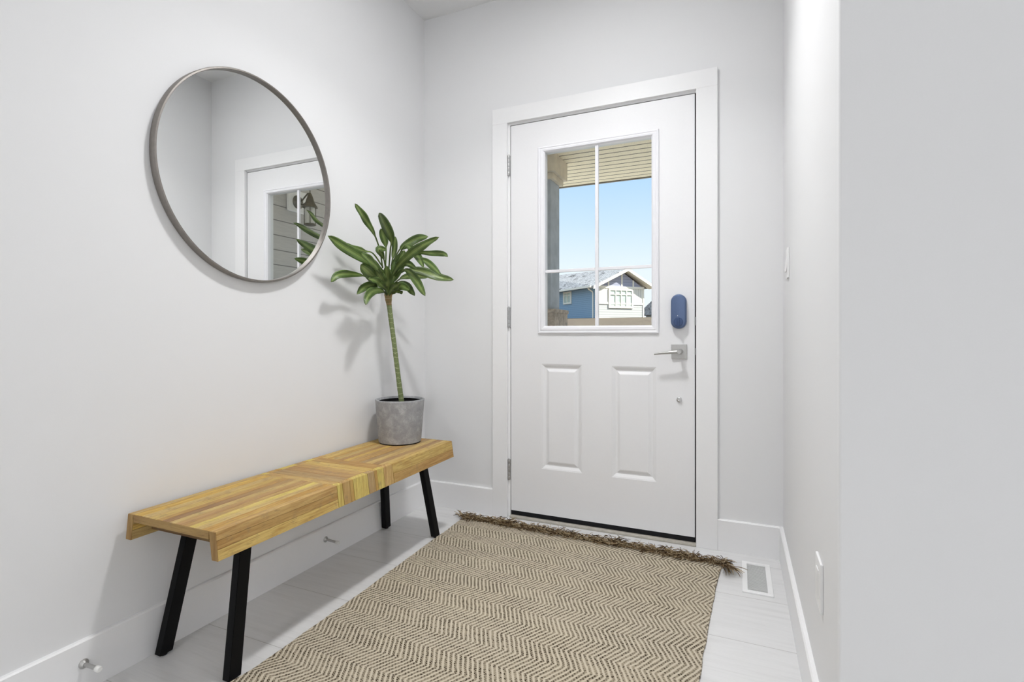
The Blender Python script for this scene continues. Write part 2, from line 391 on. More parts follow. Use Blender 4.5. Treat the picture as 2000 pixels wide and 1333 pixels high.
box(bm, 0.95, 3.45, YR - 0.10, YR - 0.09, 0.6, 2.4); obj('added_window_1', bm, M_trim, kind='structure')  # unseen frame added to go with the rear fill light
def wframe(name, x, s, y0, y1, z0, z1):
    bm = bmesh.new()
    for a, b, c, d in ((y0, y1, z0, z0 + 0.07), (y0, y1, z1 - 0.07, z1), (y0, y0 + 0.07, z0, z1), (y1 - 0.07, y1, z0, z1), ((y0 + y1) / 2 - 0.03, (y0 + y1) / 2 + 0.03, z0, z1)): box(bm, min(x, x + s * 0.03), max(x, x + s * 0.03), a, b, c, d)
    obj(name, bm, M_trim, kind='structure')
wframe('added_window_2', XR, -1, -4.5, -2.3, 0.55, 2.45); wframe('added_window_3', XL, 1, -5.9, -3.5, 0.55, 2.55)  # unseen frames added behind the right and left fill lights
bm = bmesh.new(); box(bm, XL, XR, YR, 0.0, -0.1, 0); obj('floor', bm, M_tile, kind='structure')
bm = bmesh.new(); box(bm, XL - 0.13, XR + 0.13, YR - 0.15, 0.18, H, H + 0.12); obj('ceiling', bm, M_ceil, kind='structure')

def baseboard(name, p0, p1, nrm, m=M_trim):
    """board along p0->p1 with an eased top, thickness toward nrm"""
    bm = bmesh.new(); p0 = Vector(p0); p1 = Vector(p1); n_ = Vector(nrm); t = 0.014
    prof = [(0, 0), (t, 0), (t, BH - 0.004), (t - 0.004, BH), (0, BH)]
    A = [bm.verts.new(p0 + n_ * a + Vector((0, 0, b))) for a, b in prof]; B = [bm.verts.new(p1 + n_ * a + Vector((0, 0, b))) for a, b in prof]
    bm.faces.new(A); bm.faces.new(B[::-1])
    for i in range(5): bm.faces.new((A[i], A[(i + 1) % 5], B[(i + 1) % 5], B[i]))
    obj(name, bm, m, kind='structure')
baseboard('baseboard_left', (0, YL, 0), (0, 0, 0), (1, 0, 0))
baseboard('baseboard_back', (0.014, 0, 0), (0.4337, 0, 0), (0, -1, 0))
baseboard('baseboard_entry', (1.5427, 0, 0), (W - 0.014, 0, 0), (0, -1, 0))
baseboard('baseboard_right', (W, YE, 0), (W, 0, 0), (-1, 0, 0))
baseboard('baseboard_hall', (W - 0.014, YE, 0), (XR, YE, 0), (0, -1, 0))

# ---- casing and jamb (trim_1)
bm = bmesh.new()
ci0, ci1, cit = 0.5185, 1.4525, 2.0765; co0, co1, cot = 0.4337, 1.5427, 2.158
def cbox(x0, x1, z0, z1): box(bm, x0, x1, -0.018, 0, z0, z1, bev=0.0015)
cbox(co0, ci0, 0, cit); cbox(ci1, co1, 0, cit); cbox(co0, co1, cit, cot)
box(bm, 0.502, 0.5305, 0.0, 0.17, 0, 2.09); box(bm, 1.4515, 1.47, 0.0, 0.17, 0, 2.09); box(bm, 0.5305, 1.4515, 0.0, 0.17, 2.0665, 2.09)
tr1 = obj('trim_1', bm, M_trim, kind='structure')
bm = bmesh.new(); box(bm, 1.4462, 1.4514, 0.010, 0.045, 0.016, 2.064); box(bm, 0.5306, 0.5338, 0.012, 0.045, 0.016, 2.064); box(bm, 0.5306, 1.4514, 0.006, 0.045, 2.0632, 2.0664)
obj('weatherstrip', bm, M_gap, tr1)
for z0, z1 in ((1.006, 1.043), (0.872, 0.903)):
    bm = bmesh.new(); box(bm, 1.4500, 1.4535, -0.0190, 0.004, z0, z1, bev=0.0008); obj('strike_plate', bm, M_hinge, tr1)
bm = bmesh.new(); box(bm, 0.5307, 1.4513, -0.016, 0.17, 0.0, 0.0125, bev=0.003); obj('trim_2', bm, M_sill, kind='structure')

# ---- front door
YF = 0.0015
SX0, SX1, SZ0, SZ1 = 0.5342, 1.4458, 0.037, 2.063
gx0, gx1, gz0, gz1 = 0.7239, 1.2544, 1.0077, 1.8976
panels = [(0.7045, 0.9180, 0.2725, 0.8130), (1.0665, 1.2765, 0.2700, 0.8105)]
bm = bmesh.new()
xs = sorted({SX0, SX1, gx0 - 0.002, gx1 + 0.002, *[v for p in panels for v in p[:2]]})
zs = sorted({SZ0, SZ1, gz0 - 0.002, gz1 + 0.002, *[v for p in panels for v in p[2:]]})
holes = [(gx0 - 0.002, gx1 + 0.002, gz0 - 0.002, gz1 + 0.002)] + panels
vg = {}
def V(x, y, z):
    k = (round(x, 5), round(y, 5), round(z, 5))
    if k not in vg: vg[k] = bm.verts.new((x, y, z))
    return vg[k]
def inhole(xm, zm, hs): return any(h[0] < xm < h[1] and h[2] < zm < h[3] for h in hs)
for a, b in zip(xs, xs[1:]):
    for c, d in zip(zs, zs[1:]):
        xm, zm = (a + b) / 2, (c + d) / 2
        if not inhole(xm, zm, holes): bm.faces.new((V(a, YF, c), V(b, YF, c), V(b, YF, d), V(a, YF, d)))
        if not inhole(xm, zm, holes[:1]): bm.faces.new((V(a, 0.046, c), V(b, 0.046, c), V(b, 0.046, d), V(a, 0.046, d)))
def edgewall(x0, x1, z0, z1):
    X = [v for v in xs if x0 - 1e-6 <= v <= x1 + 1e-6]; Z = [v for v in zs if z0 - 1e-6 <= v <= z1 + 1e-6]
    for a, b in zip(X, X[1:]):
        for z in (z0, z1): bm.faces.new((V(a, YF, z), V(b, YF, z), V(b, 0.046, z), V(a, 0.046, z)))
    for a, b in zip(Z, Z[1:]):
        for x in (x0, x1): bm.faces.new((V(x, YF, a), V(x, YF, b), V(x, 0.046, b), V(x, 0.046, a)))
edgewall(SX0, SX1, SZ0, SZ1); edgewall(*holes[0])
def ringframe(bm, outer, inner, prof, close_center=False):
    """prof (t, y): t 0..1 from outer rect to inner rect"""
    prev = None
    for t, y in prof:
        r = [o + (i - o) * t for o, i in zip(outer, inner)]
        vs = [bm.verts.new((r[0], y, r[2])), bm.verts.new((r[1], y, r[2])), bm.verts.new((r[1], y, r[3])), bm.verts.new((r[0], y, r[3]))]
        if prev:
            for k in range(4): bm.faces.new((prev[k], prev[(k + 1) % 4], vs[(k + 1) % 4], vs[k]))
        prev = vs
    if close_center: bm.faces.new(prev)
for p in panels:
    inn = (p[0] + 0.042, p[1] - 0.042, p[2] + 0.042, p[3] - 0.042)
    ringframe(bm, p, inn, [(0, YF), (0.08, YF + 0.0016), (0.12, YF + 0.0016), (0.46, YF + 0.0105), (0.60, YF + 0.0105), (0.92, YF + 0.0030), (1.0, YF + 0.0024)], True)
bmesh.ops.remove_doubles(bm, verts=bm.verts[:], dist=1e-5)
door = obj('door_1', bm, M_door, kind='structure')
# glazing frame (raised lip moulding)
bm = bmesh.new()
ringframe(bm, (0.687, 1.2885, 0.9685, 1.926), (gx0, gx1, gz0, gz1), [(0, YF), (0.0, -0.005), (0.10, -0.0085), (0.26, -0.0085), (0.34, -0.0065), (0.52, -0.0085), (0.80, -0.0070), (1.0, 0.0005), (1.0, 0.030)])
obj('glazing_frame', bm, M_vinyl, door)
bm = bmesh.new(); box(bm, gx0 - 0.001, gx1 + 0.001, 0.0185, 0.0215, gz0 - 0.001, gz1 + 0.001); obj('glass_pane', bm, M_glass, door)
bm = bmesh.new(); box(bm, 0.9835, 1.0000, 0.004, 0.0180, gz0, gz1, bev=0.002); obj('muntin', bm, M_vinyl, door)
bm = bmesh.new(); box(bm, gx0, 0.9835, 0.004, 0.0180, 1.2795, 1.2945, bev=0.002); box(bm, 1.0000, gx1, 0.004, 0.0180, 1.2795, 1.2945, bev=0.002); obj('muntin', bm, M_vinyl, door)
bm = bmesh.new(); box(bm, 0.5342, 1.4475, 0.003, 0.044, 0.0150, 0.0366, bev=0.001); obj('door_sweep', bm, M_rubber, door)['label'] = 'black rubber sweep'
for z0, z1 in ((1.801, 1.9075), (1.000, 1.1070), (0.197, 0.3055)):
    bm = bmesh.new(); n = 5; L = (z1 - z0) / n
    for k in range(n): lathe(bm, [(0, z0 + k * L + 0.0006), (0.0062, z0 + k * L + 0.0006), (0.0066, z0 + k * L + 0.002), (0.0066, z0 + (k + 1) * L - 0.002), (0.0062, z0 + (k + 1) * L - 0.0006), (0, z0 + (k + 1) * L - 0.0006)], 'Z', (0.5245, -0.0062, 0), 16)
    box(bm, 0.5245, 0.5338, -0.004, 0.0010, z0 + 0.001, z1 - 0.001)
    lathe(bm, [(0, z1), (0.004, z1 + 0.001), (0.0035, z1 + 0.004), (0, z1 + 0.005)], 'Z', (0.5245, -0.0062, 0), 12)
    obj('hinge', bm, M_hinge, door, smooth=True)
# lever handle
bm = bmesh.new(); box(bm, 1.3445, 1.4125, -0.0075, YF, 0.8515, 0.9185, bev=0.0015)
ros = obj('door_handle', bm, M_nickel, door); ros['label'] = 'satin nickel square rosette and lever'
bm = bmesh.new(); lathe(bm, [(0, -0.006), (0.0125, -0.006), (0.0125, -0.018), (0.0100, -0.024), (0.0100, -0.062), (0.0085, -0.066), (0, -0.066)], 'Y', (1.3845, 0, 0.8860), 24)
rg = ring_tube(bm, [(1.3845, -0.054, 0.886), (1.3700, -0.056, 0.8855), (1.345, -0.0575, 0.883), (1.315, -0.0575, 0.8795), (1.290, -0.0565, 0.876), (1.274, -0.055, 0.8735)], [0.0092, 0.0088, 0.0076, 0.0062, 0.0050, 0.0040], 14)
obj('lever', bm, M_nickel, ros, smooth=True)
# smart lock
def stadium(x0, x1, z0, z1, n=14):
    r = (x1 - x0) / 2; cx = (x0 + x1) / 2
    return [(cx + r * math.cos(t), z1 - r + r * math.sin(t)) for t in [math.pi * k / n for k in range(n + 1)]] + [(cx + r * math.cos(t), z0 + r + r * math.sin(t)) for t in [math.pi + math.pi * k / n for k in range(n + 1)]]
bm = bmesh.new(); prev = None
for ins, y in ((0, YF), (0, -0.022), (0.0015, -0.0265), (0.0045, -0.029), (0.008, -0.0300)):
    pl = stadium(1.3440 + ins, 1.4115 - ins, 0.9905 + ins, 1.1490 - ins)
    vs = [bm.verts.new((a, y, b)) for a, b in pl]
    if prev:
        for k in range(len(vs)): bm.faces.new((prev[k], prev[(k + 1) % len(vs)], vs[(k + 1) % len(vs)], vs[k]))
    prev = vs
bm.faces.new(prev)
lock = obj('smart_lock', bm, M_blue, door, smooth=True); lock['label'] = 'blue oblong electronic lock'
bm = bmesh.new(); lathe(bm, [(0.0205, -0.0300), (0.0200, -0.0330), (0.0185, -0.0345), (0, -0.0345)], 'Y', (1.3775, 0, 1.0215), 36)
box(bm, 1.3735, 1.3815, -0.046, -0.034, 1.003, 1.040, bev=0.002); obj('turn_knob', bm, M_bluedark, lock, smooth=True)
bm = bmesh.new(); lathe(bm, [(0, -0.0306), (0.0016, -0.0306), (0.0016, -0.0300)], 'Y', (1.3745, 0, 1.0500), 12); obj('indicator', bm, M_whitep, lock)
bm = bmesh.new(); lathe(bm, [(0.0125, YF), (0.0125, -0.003), (0.0105, -0.006), (0.0065, -0.0075), (0.0065, -0.0045), (0, -0.0045)], 'Y', (1.379, 0, 0.6635), 28); obj('bore_plug', bm, M_chrome, door, smooth=True)['label'] = 'small round chrome plug'

# ================================================================ mirror
mc = (0.0, -1.1618, 1.5349); R0 = 0.3756
mir = empty('wall_mirror', (0.0, mc[1], mc[2])); setp(mir, 'large round mirror in a thin brushed taupe metal frame on the left wall', 'mirror')
bm = bmesh.new(); lathe(bm, [(R0 - 0.002, 0.001), (R0, 0.003), (R0, 0.0255), (R0 - 0.0015, 0.0275), (R0 - 0.0062, 0.0280), (R0 - 0.0075, 0.0265), (R0 - 0.0075, 0.0130), (R0 - 0.0075, 0.001)], 'X', (0, 0, 0), 128, closed=True)
obj('frame', bm, M_bronze, mir, smooth=True)
bm = bmesh.new(); lathe(bm, [(0, 0.0145), (R0 - 0.0073, 0.0145), (R0 - 0.0073, 0.009), (0, 0.009)], 'X', (0, 0, 0), 128); obj('mirror_glass', bm, M_mirror, mir)

# ================================================================ bench
bench = empty('bench', (0.1985, -0.978, 0), math.radians(0.65))
setp(bench, 'low wooden plank bench with black splayed legs against the left wall', 'bench')
HW, HL, ZT = 0.1785, 0.6315, 0.452
PAL = [srgb(*c) for c in ((206, 178, 108), (192, 160, 104), (178, 144, 98), (206, 172, 92), (186, 150, 92), (160, 128, 92), (212, 194, 110), (192, 154, 84), (198, 172, 116), (172, 146, 106))]
def plank(bm, corners8, col, ulen, vwid, along):
    """corners8: bottom quad + top quad ; along 0: u follows edge 0-1, 1: u follows edge 1-2 ; bevelled a little"""
    vs = [bm.verts.new(c) for c in corners8]
    fs = [bm.faces.new([vs[i] for i in f]) for f in ((3, 2, 1, 0), (4, 5, 6, 7), (0, 1, 5, 4), (1, 2, 6, 5), (2, 3, 7, 6), (3, 0, 4, 7))]
    cl = bm.loops.layers.float_color.get('Col') or bm.loops.layers.float_color.new('Col')
    uvl = bm.loops.layers.uv.get('UVMap') or bm.loops.layers.uv.new('UVMap')
    ou, ov = random.random() * 9, random.random() * 9
    C = [Vector(c) for c in corners8]; e0 = (C[1] - C[0]).normalized(); e1 = (C[3] - C[0]).normalized(); e2 = (C[4] - C[0]).normalized()
    ua, va = (e0, e1) if along == 0 else (e1, e0)
    for f in fs:
        for lp in f.loops:
            p = lp.vert.co - C[0]; lp[cl] = col; lp[uvl].uv = (ou + p.dot(ua), ov + p.dot(va) + p.dot(e2) * 0.9)
    bmesh.ops.bevel(bm, geom=list({e for f in fs for e in f.edges}), offset=0.0007, segments=1, affect='EDGES')
def splits(a, b, wmin, wmax):
    out = [a]
    while b - out[-1] > wmax * 1.25: out.append(out[-1] + random.uniform(wmin, wmax))
    out.append(b); return out
def jit(c, k=0.06):
    g = 1 + random.uniform(-k, k); return (c[0] * g, c[1] * g, c[2] * g, 1)
rs = random.Random(11); random.seed(23)
M0, M1 = -0.172, 0.118
tb = bmesh.new(); TH = 0.022; g = 0.0003; SW = HW - 0.0232
def tplank(x0, x1, y0, y1, al, col):
    dz = random.uniform(-0.0005, 0.0005)
    plank(tb, [(x0 + g, y0 + g, ZT - TH), (x1 - g, y0 + g, ZT - TH), (x1 - g, y1 - g, ZT - TH), (x0 + g, y1 - g, ZT - TH), (x0 + g, y0 + g, ZT + dz), (x1 - g, y0 + g, ZT + dz), (x1 - g, y1 - g, ZT + dz), (x0 + g, y1 - g, ZT + dz)], jit(col), 0, 0, al)
last = None
for (ya, yb) in ((-HL, M0), (M1, HL)):
    xsx = splits(-SW, SW, 0.022, 0.034)
    for a, b in zip(xsx, xsx[1:]):
        c = random.choice([q for q in PAL if q != last]); last = c; tplank(a, b, ya, yb, 1, c)
ysx = splits(M0, M1, 0.035, 0.055)
for a, b in zip(ysx, ysx[1:]):
    c = random.choice([PAL[1], PAL[2], PAL[4], PAL[8], PAL[0], PAL[9]]); tplank(-SW, SW, a, b, 0, c)
for ys in (-HL, HL):
    ya, yb = (ys - 0.0016, ys) if ys < 0 else (ys, ys + 0.0016)
    plank(tb, [(-SW, ya, ZT - TH), (SW, ya, ZT - TH), (SW, yb, ZT - TH), (-SW, yb, ZT - TH), (-SW, ya, ZT), (SW, ya, ZT), (SW, yb, ZT), (-SW, yb, ZT)], srgb(150, 118, 76), 0, 0, 0)
obj('seat', tb, M_wood, bench)
def apron(sgn, name):
    bmx = bmesh.new(); fl = 0.011; dz = 0.075; th = 0.023
    def P(o, t, y):  # o: thickness in from the outer face 0..th ; t: 0 top .. 1 bottom
        xo = HW + 0.0005 + fl * t - o; return (sgn * xo, y, ZT - 0.0001 - dz * t - (0.0 if t == 0 else 0.0))
    def pl(y0, y1, t0, t1, al, col, dn=0.0):
        o0 = -dn
        c = [P(th, t1, y0), P(th, t1, y1), P(th, t0, y1), P(th, t0, y0), P(o0, t1, y0), P(o0, t1, y1), P(o0, t0, y1), P(o0, t0, y0)]
        plank(bmx, c, jit(col), 0, 0, al)
    pr = lambda: random.choice(PAL)
    eps = 0.0022
    e = 0.0008
    for (a, b, n) in ((-HL, M0, 3), (M1 + 0.03, HL, 2)):
        ts = [0.0] + [k / n + random.uniform(-0.06, 0.06) for k in range(1, n)] + [1.0]
        for t0, t1 in zip(ts, ts[1:]): pl(a + e, b - e, t0 + (0.004 if t0 > 0 else 0), t1 - 0.004, 0, random.choice([PAL[0], PAL[1], PAL[3], PAL[8], PAL[4]]), random.uniform(0, 0.0008))
    ysm = [M0, M0 + 0.028, M0 + 0.066, M0 + 0.084, M0 + 0.165, M0 + 0.205, M0 + 0.222, M0 + 0.262, M1 + 0.03]
    for (a, b), col in zip(zip(ysm, ysm[1:]), (PAL[6], PAL[1], PAL[7], PAL[6], PAL[9], PAL[7], PAL[6], PAL[1])): pl(a + e, b - e, 0.0, 0.996, 1, col, random.uniform(0, 0.0008))
    for ys in (-HL, HL):
        y0, y1 = (ys - 0.0016, ys + e) if ys < 0 else (ys - e, ys + 0.0016)
        pl(y0, y1, 0.0, 1.0, 1, srgb(158, 126, 80), 0.0006)
    obj(name, bmx, M_wood, bench)
apron(1, 'apron'); apron(-1, 'apron')
for (x0, x1, yb, sx, sy) in ((-0.1745, -0.1480, -0.542, 1, 1), (0.1150, 0.1425, -0.542, -1, 1), (-0.1745, -0.1480, 0.578, 1, -1), (0.1080, 0.1345, 0.578, -1, -1)):
    bm = bmesh.new(); zt = 0.428; dx = 0.037 * sx; dy = 0.078 * sy; z0 = 0.006
    lo = [bm.verts.new((x, y, z0)) for x, y in ((x0, yb - 0.02), (x1, yb - 0.02), (x1, yb + 0.02), (x0, yb + 0.02))]
    hi = [bm.verts.new((x + dx, y + dy, zt)) for x, y in ((x0, yb - 0.02), (x1, yb - 0.02), (x1, yb + 0.02), (x0, yb + 0.02))]
    fs = [bm.faces.new(lo[::-1]), bm.faces.new(hi)] + [bm.faces.new((lo[k], lo[(k + 1) % 4], hi[(k + 1) % 4], hi[k])) for k in range(4)]
    bmesh.ops.bevel(bm, geom=list({e for f in fs for e in f.edges}), offset=0.0015, segments=2, affect='EDGES')
    leg = obj('leg', bm, M_black, bench)
    bm = bmesh.new(); lathe(bm, [(0, 0.0), (0.009, 0.0), (0.010, 0.002), (0.010, 0.0065), (0, 0.0065)], 'Z', ((x0 + x1) / 2, yb, 0), 16); obj('foot_glide', bm, M_rubber, leg)
for ya, yb in ((-HL + 0.050, -HL + 0.070), (HL - 0.070, HL - 0.050)):
    tb = bmesh.new(); plank(tb, [(-SW, ya, 0.394), (SW, ya, 0.394), (SW, yb, 0.394), (-SW, yb, 0.394), (-SW, ya, ZT - TH), (SW, ya, ZT - TH), (SW, yb, ZT - TH), (-SW, yb, ZT - TH)], srgb(112, 86, 54), 0, 0, 0)
    obj('end_rail', tb, M_wood, bench)
for yb in (-0.464, 0.500):
    bm = bmesh.new(); box(bm, -0.125, 0.125, yb - 0.02, yb + 0.02, 0.402, 0.4290, bev=0.001); obj('crossbar', bm, M_black, bench)

# ================================================================ plant pot and plant
PX, PY, PZ = 0.153, -0.458, 0.4527
pot = empty('plant_pot', (PX, PY, PZ)); setp(pot, 'round grey concrete-look pot on the right end of the wooden bench', 'pot')
bm = bmesh.new(); lathe(bm, [(0, 0.003), (0.094, 0.003), (0.099, 0.005), (0.1005, 0.010), (0.1155, 0.196), (0.1165, 0.2020), (0.1150, 0.2050), (0.1080, 0.2050), (0.1062, 0.2030), (0.1030, 0.150), (0.095, 0.05), (0, 0.05)], 'Z', (0, 0, 0), 72)
obj('pot_body', bm, M_pot, pot, smooth=True)
bm = bmesh.new(); lathe(bm, [(0, 0.0), (0.096, 0.0), (0.0975, 0.0035), (0, 0.0035)], 'Z', (0, 0, 0), 48); obj('base_pad', bm, M_rubber, pot)
bm = bmesh.new(); lathe(bm, [(0.1020, 0.150), (0.1000, 0.196), (0.0985, 0.197), (0.0970, 0.186), (0.0975, 0.150)], 'Z', (0, 0, 0), 60); obj('nursery_pot', bm, M_black, pot, smooth=True)['label'] = 'black plastic inner pot rim'
bm = bmesh.new(); lathe(bm, [(0.0975, 0.150), (0.0965, 0.184), (0.060, 0.187), (0.0, 0.186)], 'Z', (0, 0, 0), 40); obj('soil', bm, M_soil, pot, smooth=True)

plant = empty('corn_plant', (PX, PY, 0.62)); setp(plant, 'tall green cane plant with a crown of striped leaves in the grey pot', 'plant')
stem_pts = [(0.156, -0.447, 0.6385), (0.1531, -0.4487, 0.6572), (0.143, -0.4531, 0.7407), (0.1319, -0.4581, 0.839), (0.1207, -0.463, 0.9373), (0.1117, -0.4669, 1.011), (0.1017, -0.4713, 1.097), (0.0985, -0.4728, 1.1265), (0.0985, -0.4755, 1.1584), (0.1040, -0.482, 1.205), (0.1070, -0.488, 1.240)]
stem_r = [0.0125, 0.0122, 0.0116, 0.0112, 0.0112, 0.0114, 0.0118, 0.0150, 0.0190, 0.0150, 0.0060]
def smooth_path(P, n):
    P = [Vector(p) for p in P]; Q = [P[0] * 2 - P[1]] + P + [P[-1] * 2 - P[-2]]; out = []
    m = len(P) - 1
    for i in range(n):
        s = i / (n - 1) * m; k = min(int(s), m - 1); t = s - k; a, b, c, d = Q[k], Q[k + 1], Q[k + 2], Q[k + 3]
        out.append(0.5 * ((2 * b) + (c - a) * t + (2 * a - 5 * b + 4 * c - d) * t * t + (3 * b - a - 3 * c + d) * t ** 3))
    return out
def lerp_list(L, n):
    out = []
    for i in range(n):
        s = i / (n - 1) * (len(L) - 1); k = min(int(s), len(L) - 2); out.append(L[k] + (L[k + 1] - L[k]) * (s - k))
    return out
bm = bmesh.new(); sp_ = smooth_path(stem_pts, 90); sr = lerp_list(stem_r, 90)
sr = [r * (1 + 0.05 * (1 if (p.z / 0.024) % 1 < 0.2 else 0)) for r, p in zip(sr, sp_)]
ring_tube(bm, sp_, sr, 16); st = obj('cane', bm, M_stem, None, smooth=True); st.parent = plant; st.matrix_parent_inverse = Matrix.Translation((-PX, -PY, -0.62))
LEAVES = [
([[0.108, -0.532, 1.276], [0.119, -0.569, 1.359], [0.131, -0.633, 1.429], [0.141, -0.71, 1.48], [0.15, -0.777, 1.52]], 0.03, 0.42),
([[0.108, -0.483, 1.282], [0.155, -0.536, 1.359], [0.183, -0.567, 1.403], [0.222, -0.668, 1.446], [0.255, -0.751, 1.476]], 0.0411, 0.38),
([[0.108, -0.51, 1.279], [0.114, -0.514, 1.37], [0.117, -0.533, 1.416], [0.12, -0.561, 1.456]], 0.0323, 0.35),
([[0.108, -0.465, 1.284], [0.12, -0.467, 1.338], [0.129, -0.465, 1.382], [0.14, -0.477, 1.432]], 0.0254, 0.25),
([[0.108, -0.515, 1.246], [0.106, -0.578, 1.287], [0.104, -0.689, 1.31], [0.102, -0.797, 1.34], [0.1, -0.885, 1.369]], 0.0448, 0.12),
([[0.108, -0.537, 1.287], [0.096, -0.589, 1.338], [0.088, -0.645, 1.343], [0.079, -0.704, 1.35], [0.07, -0.764, 1.359]], 0.0229, 0.35),
([[0.108, -0.511, 1.197], [0.119, -0.578, 1.215], [0.133, -0.653, 1.236], [0.143, -0.705, 1.253], [0.15, -0.742, 1.264]], 0.0606, 0.1),
([[0.108, -0.528, 1.196], [0.102, -0.598, 1.214], [0.097, -0.66, 1.229], [0.09, -0.747, 1.228], [0.085, -0.809, 1.217], [0.08, -0.844, 1.185]], 0.0299, 0.38),
([[0.108, -0.511, 1.175], [0.111, -0.567, 1.192], [0.114, -0.62, 1.19], [0.117, -0.68, 1.173], [0.12, -0.729, 1.14]], 0.0313, 0.2),
([[0.108, -0.502, 1.154], [0.118, -0.55, 1.169], [0.132, -0.627, 1.163], [0.144, -0.684, 1.136], [0.16, -0.72, 1.094]], 0.0343, 0.15),
([[0.108, -0.502, 1.16], [0.112, -0.542, 1.165], [0.117, -0.591, 1.166], [0.12, -0.612, 1.179]], 0.0211, 0.2),
([[0.108, -0.465, 1.295], [0.155, -0.475, 1.357], [0.177, -0.464, 1.382], [0.224, -0.423, 1.423], [0.26, -0.377, 1.439]], 0.035, 0.35),
([[0.108, -0.465, 1.24], [0.174, -0.501, 1.287], [0.251, -0.521, 1.331], [0.334, -0.533, 1.368], [0.42, -0.54, 1.397]], 0.0381, 0.1),
([[0.108, -0.456, 1.263], [0.209, -0.496, 1.318], [0.284, -0.503, 1.34], [0.352, -0.503, 1.335], [0.417, -0.505, 1.328], [0.45, -0.515, 1.311]], 0.023, 0.35),
([[0.108, -0.456, 1.285], [0.202, -0.504, 1.366], [0.228, -0.495, 1.376], [0.284, -0.505, 1.326], [0.34, -0.538, 1.266]], 0.0311, 0.36),
([[0.108, -0.447, 1.286], [0.198, -0.462, 1.334], [0.268, -0.451, 1.321], [0.331, -0.46, 1.284], [0.4, -0.488, 1.232]], 0.0282, 0.42),
([[0.108, -0.465, 1.229], [0.161, -0.446, 1.266], [0.201, -0.418, 1.276], [0.255, -0.379, 1.264], [0.306, -0.346, 1.242], [0.36, -0.304, 1.232]], 0.0413, 0.28),
([[0.108, -0.456, 1.241], [0.18, -0.492, 1.283], [0.223, -0.498, 1.296], [0.28, -0.509, 1.267]], 0.0268, 0.3),
([[0.108, -0.456, 1.229], [0.172, -0.481, 1.265], [0.216, -0.479, 1.263], [0.288, -0.519, 1.208], [0.38, -0.591, 1.134]], 0.0346, 0.34),
([[0.108, -0.465, 1.195], [0.13, -0.44, 1.227], [0.148, -0.408, 1.246], [0.172, -0.354, 1.256], [0.2, -0.287, 1.251]], 0.0281, 0.3),
([[0.108, -0.465, 1.179], [0.157, -0.478, 1.201], [0.203, -0.479, 1.196], [0.28, -0.522, 1.142]], 0.0325, 0.25),
([[0.108, -0.475, 1.167], [0.159, -0.499, 1.191], [0.202, -0.505, 1.189], [0.25, -0.519, 1.17]], 0.0354, 0.15),
([[0.108, -0.488, 1.15], [0.124, -0.518, 1.191], [0.14, -0.543, 1.231], [0.16, -0.573, 1.28]], 0.0492, 0.08),
([[0.108, -0.474, 1.195], [0.131, -0.469, 1.249], [0.156, -0.463, 1.309], [0.18, -0.459, 1.366]], 0.0506, 0.08),
([[0.108, -0.497, 1.165], [0.118, -0.537, 1.2], [0.13, -0.587, 1.237], [0.14, -0.631, 1.266]], 0.0443, 0.08),
([[0.108, -0.465, 1.162], [0.155, -0.484, 1.169], [0.2, -0.502, 1.159]], 0.012, 0.1),
([[0.108, -0.484, 1.155], [0.153, -0.518, 1.179], [0.192, -0.536, 1.192], [0.22, -0.549, 1.2]], 0.0319, 0.1),
([[0.108, -0.502, 1.247], [0.124, -0.544, 1.317], [0.133, -0.592, 1.353], [0.14, -0.549, 1.359]], 0.0294, 0.3),
([[0.108, -0.484, 1.166], [0.12, -0.553, 1.193], [0.131, -0.618, 1.211], [0.14, -0.678, 1.21]], 0.0313, 0.1),
([[0.108, -0.502, 1.214], [0.148, -0.623, 1.264], [0.179, -0.726, 1.29], [0.2, -0.798, 1.304]], 0.0346, 0.15),
]
